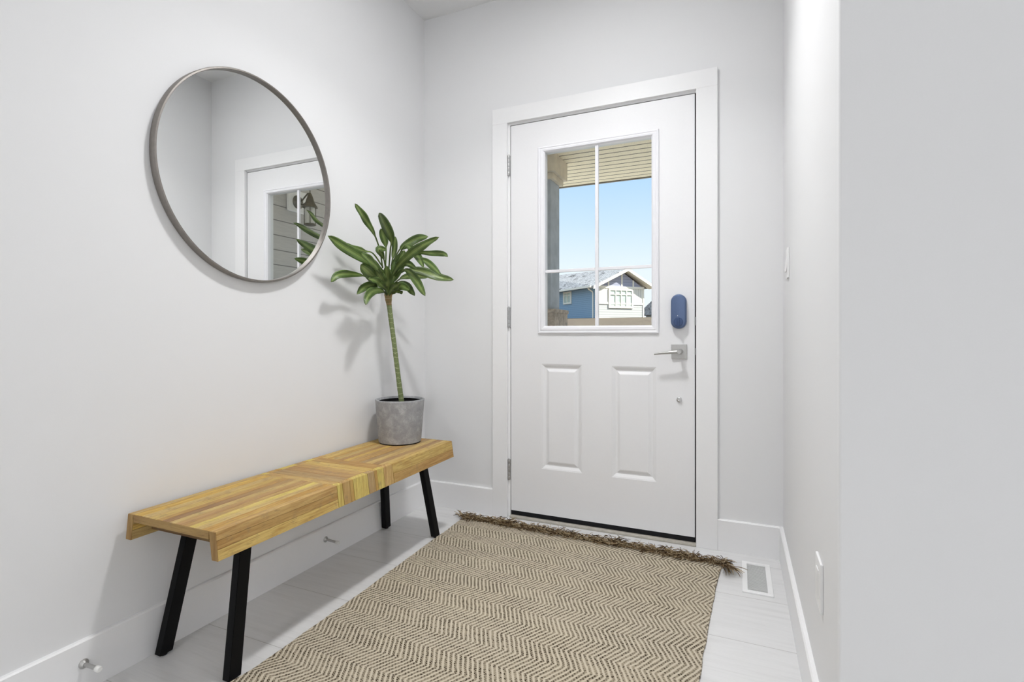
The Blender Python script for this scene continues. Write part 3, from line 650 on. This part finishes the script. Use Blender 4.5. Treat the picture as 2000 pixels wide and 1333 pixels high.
def leaf_mesh(P3, wid, pet, rnd):
    bm = bmesh.new(); n = 26; path = smooth_path(P3, n)
    uvl = bm.loops.layers.uv.new('UVMap'); cl = bm.loops.layers.float_color.new('Col')
    camdir = Vector((0.57, -0.80, 0.08)).normalized()
    tone = rnd.uniform(0.40, 0.60); tint = (tone * rnd.uniform(0.92, 1.05), tone, tone * rnd.uniform(0.85, 1.1), 1)
    roll = rnd.uniform(-0.28, 0.28); wid = wid * 1.14; rows = []
    m = 6; ph = rnd.uniform(0, 6.28); wl = rnd.uniform(1.6, 3.2)
    for i in range(n):
        s = i / (n - 1); p = path[i]; t = (path[min(i + 1, n - 1)] - path[max(i - 1, 0)]).normalized()
        q = (s - pet) / (1 - pet)
        if q <= 0: w = 0.0032 if pet > 0.12 else 0.008 + 0.0
        else: w = max(0.0032 if pet > 0.12 else 0.008, wid * 0.5 * (math.sin(math.pi * min(1, q) ** 1.12)) ** 0.58)
        if s > 0.985: w = 0.0006
        side = t.cross(camdir); side = side.normalized() if side.length > 1e-3 else Vector((1, 0, 0))
        nrm = side.cross(t).normalized()
        side = Matrix.Rotation(roll * min(1, s * 1.5), 3, t) @ side; nrm = Matrix.Rotation(roll * min(1, s * 1.5), 3, t) @ nrm
        fold = 0.22 if q > 0 else 0.6
        row = []
        for k in range(m + 1):
            a = k / m * 2 - 1
            wave = 0.0045 * math.sin(ph + wl * 6.28 * s + (1.3 if a > 0 else 0)) * abs(a) * min(1, w / 0.012)
            row.append(bm.verts.new(p + side * (a * w) + nrm * (abs(a) * w * fold - w * fold * 0.5 + wave)))
        rows.append(row)
    for i in range(n - 1):
        for k in range(m):
            f = bm.faces.new((rows[i][k], rows[i][k + 1], rows[i + 1][k + 1], rows[i + 1][k]))
            for lp, (a, b) in zip(f.loops, ((k, i), (k + 1, i), (k + 1, i + 1), (k, i + 1))):
                lp[uvl].uv = (a / m, b / (n - 1)); lp[cl] = tint
    for v in bm.verts:
        if v.co.x < 0.012: v.co.x = 0.012 + (v.co.x - 0.012) * 0.05
    return bm
lr = random.Random(5)
for P3, wid, pet in LEAVES:
    bm = leaf_mesh(P3, wid, pet, lr)
    o = obj('leaf', bm, M_leaf, None, smooth=True); o.parent = plant; o.matrix_parent_inverse = Matrix.Translation((-PX, -PY, -0.62))
    md = o.modifiers.new('Solid', 'SOLIDIFY'); md.thickness = 0.0007; md.offset = 0

# ================================================================ rug
def interp(T, y):
    T = sorted(T)
    if y <= T[0][0]: return T[0][1]
    for (a, b), (c, d) in zip(T, T[1:]):
        if y <= c: return b + (d - b) * (y - a) / (c - a)
    return T[-1][1]
LE = [(-2.3, 0.385), (-1.75, 0.372), (-1.53, 0.366), (-1.34, 0.357), (-1.0, 0.350), (-0.7, 0.338), (-0.45, 0.329), (-0.36, 0.330), (-0.11, 0.313)]
RE = [(-2.3, 1.50), (-1.5, 1.515), (-0.99, 1.527), (-0.6, 1.540), (-0.35, 1.552), (-0.17, 1.563), (-0.1, 1.566)]
from mathutils import noise as mn
def rug_z(x, y):
    z = 0.0075 + 0.0016 * mn.noise((x * 4, y * 4, 0)) + 0.0008 * mn.noise((x * 14, y * 14, 3))
    z += 0.026 * math.exp(-((x - 0.40) / 0.075) ** 2 - ((y + 1.64) / 0.16) ** 2)
    return z
rug = empty('rug', (0.94, -1.2, 0)); setp(rug, 'beige and brown chevron woven jute rug with fringed end on the tiled floor', 'rug')
bm = bmesh.new(); NX, NY = 130, 230; uvl = bm.loops.layers.uv.new('UVMap'); top = []; 
for j in range(NY + 1):
    v = j / NY; row = []
    for i in range(NX + 1):
        u = i / NX; ytop = -0.118 - 0.050 * u; y = -2.3 + (ytop + 2.3) * v
        yl = LE; x0 = interp(LE, y) + 0.0022 * math.sin(y * 211) * mn.noise((0, y * 13, 1)) * 2 + 0.003 * mn.noise((0, y * 9, 5)); x1 = interp(RE, y) + 0.004 * mn.noise((7, y * 11, 2)) + 0.0015 * math.sin(y * 320)
        x = x0 + (x1 - x0) * u; row.append(bm.verts.new((x, y, rug_z(x, y))))
    top.append(row)
bot = {}
for j in range(NY):
    for i in range(NX):
        f = bm.faces.new((top[j][i], top[j][i + 1], top[j + 1][i + 1], top[j + 1][i]))
border = [(0, i) for i in range(NX + 1)] + [(j, NX) for j in range(1, NY + 1)] + [(NY, i) for i in range(NX - 1, -1, -1)] + [(j, 0) for j in range(NY - 1, 0, -1)]
low = [bm.verts.new((top[j][i].co.x, top[j][i].co.y, max(0.0006, top[j][i].co.z - 0.0075))) for j, i in border]
for k in range(len(border)):
    a, b = border[k], border[(k + 1) % len(border)]; k2 = (k + 1) % len(border)
    bm.faces.new((top[a[0]][a[1]], low[k], low[k2], top[b[0]][b[1]]))
for f in bm.faces:
    for lp in f.loops: lp[uvl].uv = (lp.vert.co.x, lp.vert.co.y)
for v in bm.verts: v.co -= Vector((0.94, -1.2, 0))
obj('woven_field', bm, M_rug, rug, smooth=True)
FC = [srgb(*c) for c in ((62, 48, 36), (104, 86, 64), (164, 146, 114), (194, 178, 148), (44, 34, 28), (128, 108, 82), (72, 58, 46), (180, 162, 130))]
bm = bmesh.new(); cl = bm.loops.layers.float_color.new('Col'); fr = random.Random(3)
def strand(p, d, L, curl, rad, col, n=7, zmin=0.003):
    pts = []; p = Vector(p); d = Vector(d).normalized(); ax = fr.uniform(-1, 1) * curl; h = fr.uniform(0.2, 1.0)
    for i in range(n):
        pts.append(Vector((p.x, p.y, max(zmin, p.z)))); d = (Matrix.Rotation(ax / n + fr.uniform(-0.25, 0.25), 3, 'Z') @ d); d.z = math.sin(i / (n - 1) * math.pi * 1.1 + 0.25) * 0.6 * h if i < n / 2 else d.z - 0.22
        d.normalize(); p = p + d * (L / n)
    before = len(bm.faces); ring_tube(bm, pts, [rad] * (n - 1) + [rad * 0.5], 4); bm.faces.ensure_lookup_table()
    for f in bm.faces[before:]:
        for lp in f.loops: lp[cl] = col
for k in range(2300):
    u = fr.random(); x = 0.318 + u * 1.245; y = -0.120 - 0.050 * u + fr.uniform(-0.018, 0.006)
    clump = 0.5 + 0.5 * math.sin(x * 41 + math.sin(x * 23)) * math.sin(x * 17 + 1)
    ang = fr.gauss(0.7, 0.8); dirv = (math.sin(ang), math.cos(ang) * 0.8, 0.8 + 0.6 * clump)
    strand((x, y, rug_z(x, y) + fr.uniform(-0.003, 0.006)), dirv, fr.uniform(0.038, 0.080) * (0.75 + 0.5 * clump), 7.0, fr.uniform(0.0009, 0.0016), fr.choice(FC), n=8)
for k in range(16):   # corner tassel, left
    strand((0.322 + fr.uniform(-0.004, 0.01), -0.122 + fr.uniform(-0.008, 0.006), 0.006), (-1, 0.32 + fr.uniform(-0.25, 0.2), 0.1), fr.uniform(0.06, 0.092), 0.5, 0.0015, fr.choice(FC))
for k in range(34):   # corner tassel, right, hanging back toward the room
    strand((1.566 + fr.uniform(-0.006, 0.014), -0.172 + fr.uniform(-0.012, 0.012), 0.008), (0.42 + fr.uniform(-0.12, 0.16), -1, 0.1), fr.uniform(0.09, 0.15), 0.35, 0.0017, fr.choice(FC))
for k in range(26):
    strand((1.560 + fr.uniform(-0.01, 0.01), -0.165 + fr.uniform(-0.01, 0.01), 0.008), (1, 0.5 + fr.uniform(-0.6, 0.6), 0.4), fr.uniform(0.035, 0.062), 2.2, 0.0015, fr.choice(FC))
for v in bm.verts: v.co -= Vector((0.94, -1.2, 0))
setp(obj('fringe', bm, M_fringe, rug), 'dark brown tangled yarn fringe', kind='stuff')

# ================================================================ small fixtures
vt = empty('floor_vent', (1.693, -0.24, 0)); setp(vt, 'white louvred floor vent register in the tiles beside the right wall', 'vent')
vx0, vx1, vy0, vy1 = -0.0525, 0.0525, -0.1450, 0.1450
bm = bmesh.new(); ix, iy = 0.0185, 0.020; fz = 0.0045
for a in ((vx0, vx1, vy0, vy0 + iy), (vx0, vx1, vy1 - iy, vy1), (vx0, vx0 + ix, vy0 + iy, vy1 - iy), (vx1 - ix, vx1, vy0 + iy, vy1 - iy)): box(bm, a[0], a[1], a[2], a[3], 0.0003, fz, bev=0.0009)
obj('frame', bm, M_whitep, vt)
bm = bmesh.new(); nl = 22
for k in range(nl):
    y = vy0 + iy + (k + 0.5) * (vy1 - vy0 - 2 * iy) / nl; M = Matrix.Translation((0, y, 0.0022)) @ Matrix.Rotation(math.radians(-24), 4, 'X')
    box(bm, vx0 + ix, vx1 - ix, -0.0032, 0.0032, -0.0005, 0.0005, M=M)
obj('louvre', bm, M_whitep, vt)
bm = bmesh.new(); box(bm, vx0 + ix - 0.001, vx1 - ix + 0.001, vy0 + iy - 0.001, vy1 - iy + 0.001, 0.0001, 0.0004); obj('damper', bm, plain('grey_damper', (0.82, 0.82, 0.82, 1), 0.7), vt)

def wallplate(name, y0, y1, z0, z1, label, cat, kind):
    cy, cz = (y0 + y1) / 2, (z0 + z1) / 2; e = empty(name, (W, cy, cz)); setp(e, label, cat)
    hy, hz = (y1 - y0) / 2, (z1 - z0) / 2
    bm = bmesh.new(); box(bm, -0.0065, 0.0, -hy, hy, -hz, hz, bev=0.0025); obj('cover_plate', bm, M_whitep, e)
    bm = bmesh.new()
    if kind == 'switch':
        M = Matrix.Translation((-0.0065, 0, 0)) @ Matrix.Rotation(math.radians(5), 4, 'Y'); box(bm, -0.004, 0.001, -0.0165, 0.0165, -0.033, 0.033, bev=0.001, M=None)
        for v in bm.verts: v.co = M @ v.co
        obj('rocker', bm, M_whitep, e)
    else:
        box(bm, -0.0080, -0.006, -0.0165, 0.0165, -0.033, 0.033, bev=0.0008); obj('socket_face', bm, M_whitep, e)
wallplate('light_switch', -0.300, -0.226, 1.1800, 1.2940, 'white rocker light switch on the right wall near the door', 'light switch', 'switch')
wallplate('wall_outlet', -1.1700, -1.0850, 0.3330, 0.4470, 'white outlet cover plate low on the right wall near its corner', 'outlet', 'outlet')

def doorstop(y, z, dy, dz, label):
    e = empty('door_stop', (0.014, y, z)); setp(e, label, 'door stop', 'door stops screwed to the left baseboard')
    bm = bmesh.new(); lathe(bm, [(0, 0.0), (0.0125, 0.0), (0.0125, 0.002), (0.0085, 0.0045), (0.0060, 0.008), (0, 0.008)], 'X', (0, 0, 0), 24); obj('base', bm, M_nickel, e, smooth=True)
    bm = bmesh.new(); N_ = 9; L = 0.056
    ring_tube(bm, [(0.004 + L * k / N_, dy * k / N_, dz * k / N_) for k in range(N_ + 1)], 0.0052, 14); obj('rod', bm, M_nickel, e, smooth=True)
    bm = bmesh.new(); ring_tube(bm, [(0.058, dy, dz), (0.060, dy, dz), (0.072, dy * 1.2, dz * 1.2), (0.0745, dy * 1.22, dz * 1.22)], [0.0062, 0.0078, 0.0078, 0.0060], 16); obj('bumper', bm, M_whitetip, e, smooth=True)['label'] = 'white rubber tip'
doorstop(-1.7200, 0.0775, 0.0, 0.003, 'metal door stop with white tip at the near end of the left baseboard')
doorstop(-0.8060, 0.0867, 0.0, -0.003, 'short metal door stop on the left baseboard beneath the bench')

# ================================================================ porch
def mat_axis(name, col, pitch, axis, off=0.0, dark=0.4, grain=0.05, lw=0.07, perf=False, rough=0.7, gs=(2, 2, 2)):
    n = N(name); geo = n.add('ShaderNodeNewGeometry'); co = geo.outputs['Position'] if axis != 'L' else n.coord()
    sp = n.add('ShaderNodeSeparateXYZ'); n.l(co, sp.inputs[0]); a = sp.outputs['XYZ'.index(axis)]
    fr_ = n.math('FRACT', n.math('DIVIDE', n.math('ADD', a, 20.0 + off), pitch)); ln = n.math('LESS_THAN', fr_, lw)
    mp = n.add('ShaderNodeMapping'); mp.inputs['Scale'].default_value = gs; n.l(co, mp.inputs['Vector']); f = n.noise(mp.outputs[0], 3, 4, 0.6)
    c = n.mix(f, tuple(v * (1 - grain) for v in col[:3]) + (1,), tuple(min(1, v * (1 + grain)) for v in col[:3]) + (1,))
    if perf:
        vo = n.add('ShaderNodeTexVoronoi'); vo.inputs['Scale'].default_value = 75; n.l(co, vo.inputs['Vector'])
        c = n.mix(n.math('MULTIPLY', n.math('LESS_THAN', vo.outputs['Distance'], 0.28), 0.28), c, tuple(v * 0.4 for v in col[:3]) + (1,))
    c = n.mix(ln, c, tuple(v * dark for v in col[:3]) + (1,)); n.l(c, n.b.inputs['Base Color']); n.s_(Roughness=rough); n.b.inputs['Specular IOR Level'].default_value = 0.2
    n.bump(n.math('SUBTRACT', fr_, n.math('MULTIPLY', ln, 1.0)), 0.5, 0.006); return n.m
M_soffit = mat_axis('beige_vinyl_soffit', srgb(246, 234, 208), 0.1095, 'Y', off=0.019, dark=0.20, perf=True, lw=0.15)
M_siding = mat_axis('grey_lap_siding', srgb(192, 189, 186), 0.145, 'Z', off=0.1145, dark=0.40, grain=0.16, lw=0.06, gs=(3, 3, 26))
bm = bmesh.new(); box(bm, -3.0, 2.5, 0.18, 2.965, 2.57, 2.60); obj('ceiling_porch', bm, M_soffit, kind='structure')
bm = bmesh.new(); box(bm, -3.0, 2.5, 2.965, 2.99, 2.56, 2.74); box(bm, -3.0, 2.5, 0.18, 2.99, 2.745, 2.8); obj('trim_3', bm, plain('fascia_grey', srgb(120, 112, 100), 0.6), kind='structure')
bm = bmesh.new(); box(bm, 2.5, 2.62, 0.18, 4.2, -0.3, 2.9); obj('wall_porch', bm, M_siding, kind='structure')
bm = bmesh.new(); box(bm, -3.0, 2.5, 0.18, 3.1, -0.25, -0.05); obj('floor_porch', bm, M_concrete_out, kind='structure')
pc = empty('porch_post', (0.02, 2.05, -0.05)); setp(pc, 'grey blue porch post with beige capital and stone base seen through the door glass', 'post')
def pbox(name, x0, x1, y0, y1, z0, z1, m, bev=0.004):
    bm = bmesh.new(); box(bm, x0 - 0.02, x1 - 0.02, y0 - 2.05, y1 - 2.05, z0 + 0.05, z1 + 0.05, bev=bev); return obj(name, bm, m, pc)
pbox('shaft', -0.16, 0.095, 1.925, 2.180, -0.05, 2.352, M_post)
pbox('capital', -0.185, 0.125, 1.895, 2.210, 2.350, 2.402, M_postcap)
pbox('beam_box', -0.215, 0.155, 1.862, 2.240, 2.402, 2.569, M_postcap)
bm = bmesh.new(); box(bm, -0.255, 0.135, -0.19, 0.19, 0.0, 1.20); box(bm, -0.265, 0.145, -0.2, 0.2, 1.20, 1.235, bev=0.006); obj('stone_base', bm, M_stone, pc)
# wall lantern on the side wall
ln_ = empty('wall_lantern', (2.5, 1.46, 2.30)); setp(ln_, 'pewter outdoor wall lantern on a white block, reflected in the round mirror', 'lantern')
bm = bmesh.new(); box(bm, -0.028, 0.0, -0.125, 0.155, -0.105, 0.120, bev=0.012); obj('mounting_block', bm, M_whitep, ln_)
M_pewter = plain('aged_pewter', srgb(120, 116, 106), 0.45, 0.8, var=0.15, scale=60)
bm = bmesh.new(); lathe(bm, [(0, -0.060), (0.030, -0.056), (0.055, -0.042), (0.068, -0.034), (0.068, -0.028), (0, -0.028)], 'X', (0, 0, 0), 32); obj('backplate', bm, M_pewter, ln_, smooth=True)
bm = bmesh.new(); ring_tube(bm, [(-0.05, 0, 0.0), (-0.09, 0, 0.015), (-0.13, 0, 0.05), (-0.165, 0, 0.075), (-0.19, 0, 0.070)], [0.009, 0.008, 0.008, 0.008, 0.007], 12); ring_tube(bm, [(-0.05, 0, -0.02), (-0.10, 0, -0.03), (-0.14, 0, -0.01)], 0.006, 10); obj('arm', bm, M_pewter, ln_, smooth=True)
bm = bmesh.new(); lathe(bm, [(0, 0.105), (0.007, 0.100), (0.005, 0.080), (0.016, 0.066), (0.030, 0.030), (0.045, -0.020), (0.072, -0.062), (0.074, -0.072), (0.060, -0.074), (0, -0.070)], 'Z', (-0.19, 0, 0), 36); obj('hood', bm, M_pewter, ln_, smooth=True)
n_ = N('seeded_lantern_glass'); n_.s_(Roughness=0.25); n_.b.inputs['Base Color'].default_value = (0.85, 0.84, 0.78, 1); n_.b.inputs['Alpha'].default_value = 0.45
bm = bmesh.new(); lathe(bm, [(0.048, -0.072), (0.050, -0.23), (0.047, -0.23), (0.045, -0.072)], 'Z', (-0.19, 0, 0), 32); obj('glass_shade', bm, n_.m, ln_, smooth=True)
bm = bmesh.new()
for k in range(4):
    t = math.pi / 4 + k * math.pi / 2; ring_tube(bm, [(-0.19 + 0.054 * math.cos(t), 0.054 * math.sin(t), -0.07), (-0.19 + 0.054 * math.cos(t), 0.054 * math.sin(t), -0.24)], 0.004, 8)
lathe(bm, [(0, -0.236), (0.058, -0.236), (0.060, -0.244), (0.045, -0.252), (0, -0.256)], 'Z', (-0.19, 0, 0), 32); obj('cage', bm, M_pewter, ln_, smooth=True)
bm = bmesh.new(); lathe(bm, [(0, -0.10), (0.010, -0.10), (0.012, -0.17), (0.004, -0.20), (0, -0.20)], 'Z', (-0.19, 0, 0), 16); obj('bulb', bm, M_whitep, ln_, smooth=True)

# ================================================================ street
def mat_ground():
    n = N('dry_grass_and_dirt'); co = n.coord(); f = n.noise(co, 0.9, 6, 0.7); f2 = n.noise(co, 9, 5, 0.9)
    c = n.ramp(f, [(0.3, srgb(96, 78, 66)), (0.5, srgb(118, 106, 88)), (0.7, srgb(108, 86, 74))]); c = n.mix(n.ramp(f2, [(0.35, (1, 1, 1, 1)), (0.6, (0, 0, 0, 1))]), c, srgb(70, 62, 50)); sp = n.add('ShaderNodeSeparateXYZ'); n.l(co, sp.inputs[0]); c = n.mix(n.math('LESS_THAN', sp.outputs[1], 16.0), c, srgb(206, 202, 194))  # pale near band is unseen, added to bounce light onto the soffit
    n.l(c, n.b.inputs['Base Color']); n.s_(Roughness=0.95); return n.m
bm = bmesh.new(); gv = []
for yy, zz in ((0.18, -0.25), (4, -0.25), (12, -0.18), (20, 0.35), (28, 1.25), (33, 1.75), (37, 2.12), (60, 2.4), (120, 2.6)):
    gv.append([bm.verts.new((xx, yy, zz)) for xx in (-90, -40, -15, -3, 8, 30, 80)])
for a, b in zip(gv, gv[1:]):
    for i in range(6): bm.faces.new((a[i], a[i + 1], b[i + 1], b[i]))
obj('ground', bm, mat_ground(), kind='structure')

ANG = math.atan2(0.73942, 0.67325)
hs = empty('house', (-8.2835, 36.8785, 2.05), ANG); setp(hs, 'blue and white two-tone gabled house across the street behind the door glass', 'house')
def hmat(name, c, pitch, axis, dark, grain=0.03, lw=0.1):
    n = N(name); co = n.coord(); sp = n.add('ShaderNodeSeparateXYZ'); n.l(co, sp.inputs[0]); a = sp.outputs['XYZ'.index(axis)]
    fr_ = n.math('FRACT', n.math('DIVIDE', n.math('ADD', a, 20.0), pitch)); ln2 = n.math('LESS_THAN', fr_, lw); f = n.noise(co, 3, 3)
    cc = n.mix(f, tuple(v * (1 - grain) for v in c[:3]) + (1,), tuple(v * (1 + grain) for v in c[:3]) + (1,))
    n.l(n.mix(ln2, cc, tuple(v * dark for v in c[:3]) + (1,)), n.b.inputs['Base Color']); n.s_(Roughness=0.8); n.b.inputs['Specular IOR Level'].default_value = 0.1; return n.m
HM_pale = hmat('pale_blue_lap', srgb(190, 192, 190), 0.19, 'Z', 0.62, lw=0.14)
HM_navy = hmat('blue_lap', srgb(146, 172, 194), 0.15, 'Z', 0.72, lw=0.14)
HM_bb = hmat('white_board_batten', srgb(226, 224, 214), 0.22, 'X', 0.62, lw=0.16)
HM_gable = hmat('pale_shake_gable', srgb(164, 167, 186), 0.22, 'Z', 0.7, lw=0.14)
HM_trim = plain('house_white_trim', srgb(238, 234, 222), 0.7)
def mat_roof():
    n = N('grey_shingle_with_frost'); co = n.coord(); f = n.noise(co, 9, 6, 0.75); f2 = n.noise(co, 1.3, 4, 0.6, 1.2)
    c = n.ramp(f, [(0.38, srgb(112, 110, 110)), (0.50, srgb(156, 155, 155)), (0.62, srgb(204, 203, 203))]); c = n.mix(n.ramp(f2, [(0.56, (0, 0, 0, 1)), (0.64, (1, 1, 1, 1))]), c, srgb(84, 82, 82))
    n.l(c, n.b.inputs['Base Color']); n.s_(Roughness=0.9); return n.m
HM_roof = mat_roof()
def hb(name, boxes, m, parent=None):
    bm = bmesh.new()
    for b in boxes: box(bm, *b)
    return obj(name, bm, m, parent or hs)
FW = 4.52; DEP = 15.0; Z0 = 2.05
zb, ze, za = 3.25 - Z0, 4.50 - Z0, 5.88 - Z0
hb('lower_wall', [(0, FW, 0.0, DEP, -0.6, zb)], HM_pale)
hb('side_wall', [(-0.03, 0.0, 0.0, DEP, -0.6, ze + 0.05)], HM_navy)
hb('upper_wall', [(0, FW, 0.0, DEP, zb, ze)], HM_bb)
bm = bmesh.new(); apx = 2.42; prism(bm, [(0, ze), (FW, ze), (apx, za - 0.12)], lambda a, b, h: (a, h, b), 0.0, 0.2); obj('gable', bm, HM_gable, hs)
# roof slabs, rising toward the back
def slab(name, q, th=0.12):
    bm = bmesh.new(); A = [bm.verts.new(p) for p in q]; B = [bm.verts.new((p[0], p[1], p[2] - th)) for p in q]
    bm.faces.new(A); bm.faces.new(B[::-1])
    for i in range(4): bm.faces.new((A[i], A[(i + 1) % 4], B[(i + 1) % 4], B[i]))
    return obj(name, bm, HM_roof, hs)
OV = 0.55; zr = 0.75; apo = 2.62
slab('roof', [(-0.55, -OV, ze + 0.02), (apo, -OV, 6.02 - Z0), (apo, DEP, 6.02 - Z0 + zr), (-0.55, DEP, ze + 0.02)])
slab('roof', [(apo, -OV, 6.02 - Z0), (5.30, -OV, 4.66 - Z0), (5.30, DEP, 4.66 - Z0), (apo, DEP, 6.02 - Z0 + zr)])
for qa in (((-0.52, -OV + 0.01, ze - 0.12), (apo, -OV + 0.01, 5.88 - Z0), (apo, 0.3, 5.88 - Z0), (-0.52, 0.3, ze - 0.12)), ((apo, -OV + 0.01, 5.88 - Z0), (5.27, -OV + 0.01, 4.52 - Z0), (5.27, 0.3, 4.52 - Z0), (apo, 0.3, 5.88 - Z0))):
    so_ = slab('eave_soffit', qa, 0.03); so_.data.materials.clear(); so_.data.materials.append(HM_trim)
bm = bmesh.new()
for a, b in (((-0.55, ze - 0.02), (apo, 5.98 - Z0)), ((apo, 5.98 - Z0), (5.30, 4.62 - Z0))):
    A = []
    for y in (-OV - 0.04, -OV):
        A.append([bm.verts.new((a[0], y, a[1])), bm.verts.new((b[0], y, b[1])), bm.verts.new((b[0], y, b[1] - 0.22)), bm.verts.new((a[0], y, a[1] - 0.22))])
    bm.faces.new(A[0]); bm.faces.new(A[1][::-1])
    for i in range(4): bm.faces.new((A[0][i], A[0][(i + 1) % 4], A[1][(i + 1) % 4], A[1][i]))
obj('fascia', bm, HM_trim, hs)
hb('gutter', [(-0.70, -0.56, -0.3, DEP, ze - 0.10, ze + 0.05)], HM_trim)
hb('band', [(-0.02, FW + 0.02, -0.05, 0.0, zb - 0.06, zb + 0.08), (-0.02, FW + 0.02, -0.05, 0.0, ze - 0.06, ze + 0.10), (FW - 0.1, FW + 0.02, -0.05, 0, -0.6, ze), (-0.04, 0.08, -0.05, 0, -0.6, ze), (-0.02, FW, -0.05, 0, -0.05, 0.08)], HM_trim)
for q in ((1.12, 1.24, 5.18), (2.36, 2.48, 5.80), (3.44, 3.56, 5.10)): hb('gable_batten', [(q[0], q[1], -0.04, 0.0, ze, q[2] - Z0)], HM_trim)
M_winglass = plain('curtained_window_glass', srgb(186, 200, 190), 0.5, var=0.12, scale=3)
def hwin(x0, x1, z0, z1, nv, side=False):
    t = 0.13
    f4 = [(x0 - t, x1 + t, z1, z1 + t), (x0 - t, x1 + t, z0 - t, z0), (x0 - t, x0, z0, z1), (x1, x1 + t, z0, z1)]
    f4 += [(x0 + (x1 - x0) * k / nv - 0.03, x0 + (x1 - x0) * k / nv + 0.03, z0, z1) for k in range(1, nv)] + [(x0, x1, z0 + (z1 - z0) * 0.72, z0 + (z1 - z0) * 0.72 + 0.05)]
    cv = (lambda a, b, c, d, y0, y1: (a, b, y0, y1, c, d)) if not side else (lambda a, b, c, d, y0, y1: (y0 - 0.03, y1 - 0.03, a, b, c, d))
    w = hb('window', [cv(a, b, c, d, -0.09, 0.0) for a, b, c, d in f4], HM_trim)
    hb('pane', [cv(x0, x1, z0, z1, -0.03, 0.0)], M_winglass, w)
hwin(1.30, 3.33, 3.04 - Z0, 4.27 - Z0, 4); hwin(3.55, 4.55, 3.50 - Z0, 4.28 - Z0, 2, True)
bm = bmesh.new(); ring_tube(bm, [(-0.62, 0.15, ze - 0.05), (-0.5, 0.2, ze - 0.18), (-0.12, 0.22, ze - 0.38), (-0.09, 0.22, ze - 0.5), (-0.09, 0.22, 0.05), (-0.3, 0.22, -0.05)], 0.05, 8); obj('downspout', bm, HM_trim, hs)
# farther house at the right edge of the glass
h2 = empty('house', (-3.6, 60.0, 2.6), 0.75); setp(h2, 'distant house with a grey shingle roof at the right edge of the door glass', 'house')
bm = bmesh.new(); box(bm, 0, 9, 0, 8, -1.0, 0.7); obj('wall', bm, HM_pale, h2)
bm = bmesh.new(); prism(bm, [(-0.5, 0.6), (9.5, 0.6), (4.5, 3.1)], lambda a, b, h: (h, a, b), -0.5, 9.5); obj('roof', bm, HM_roof, h2)
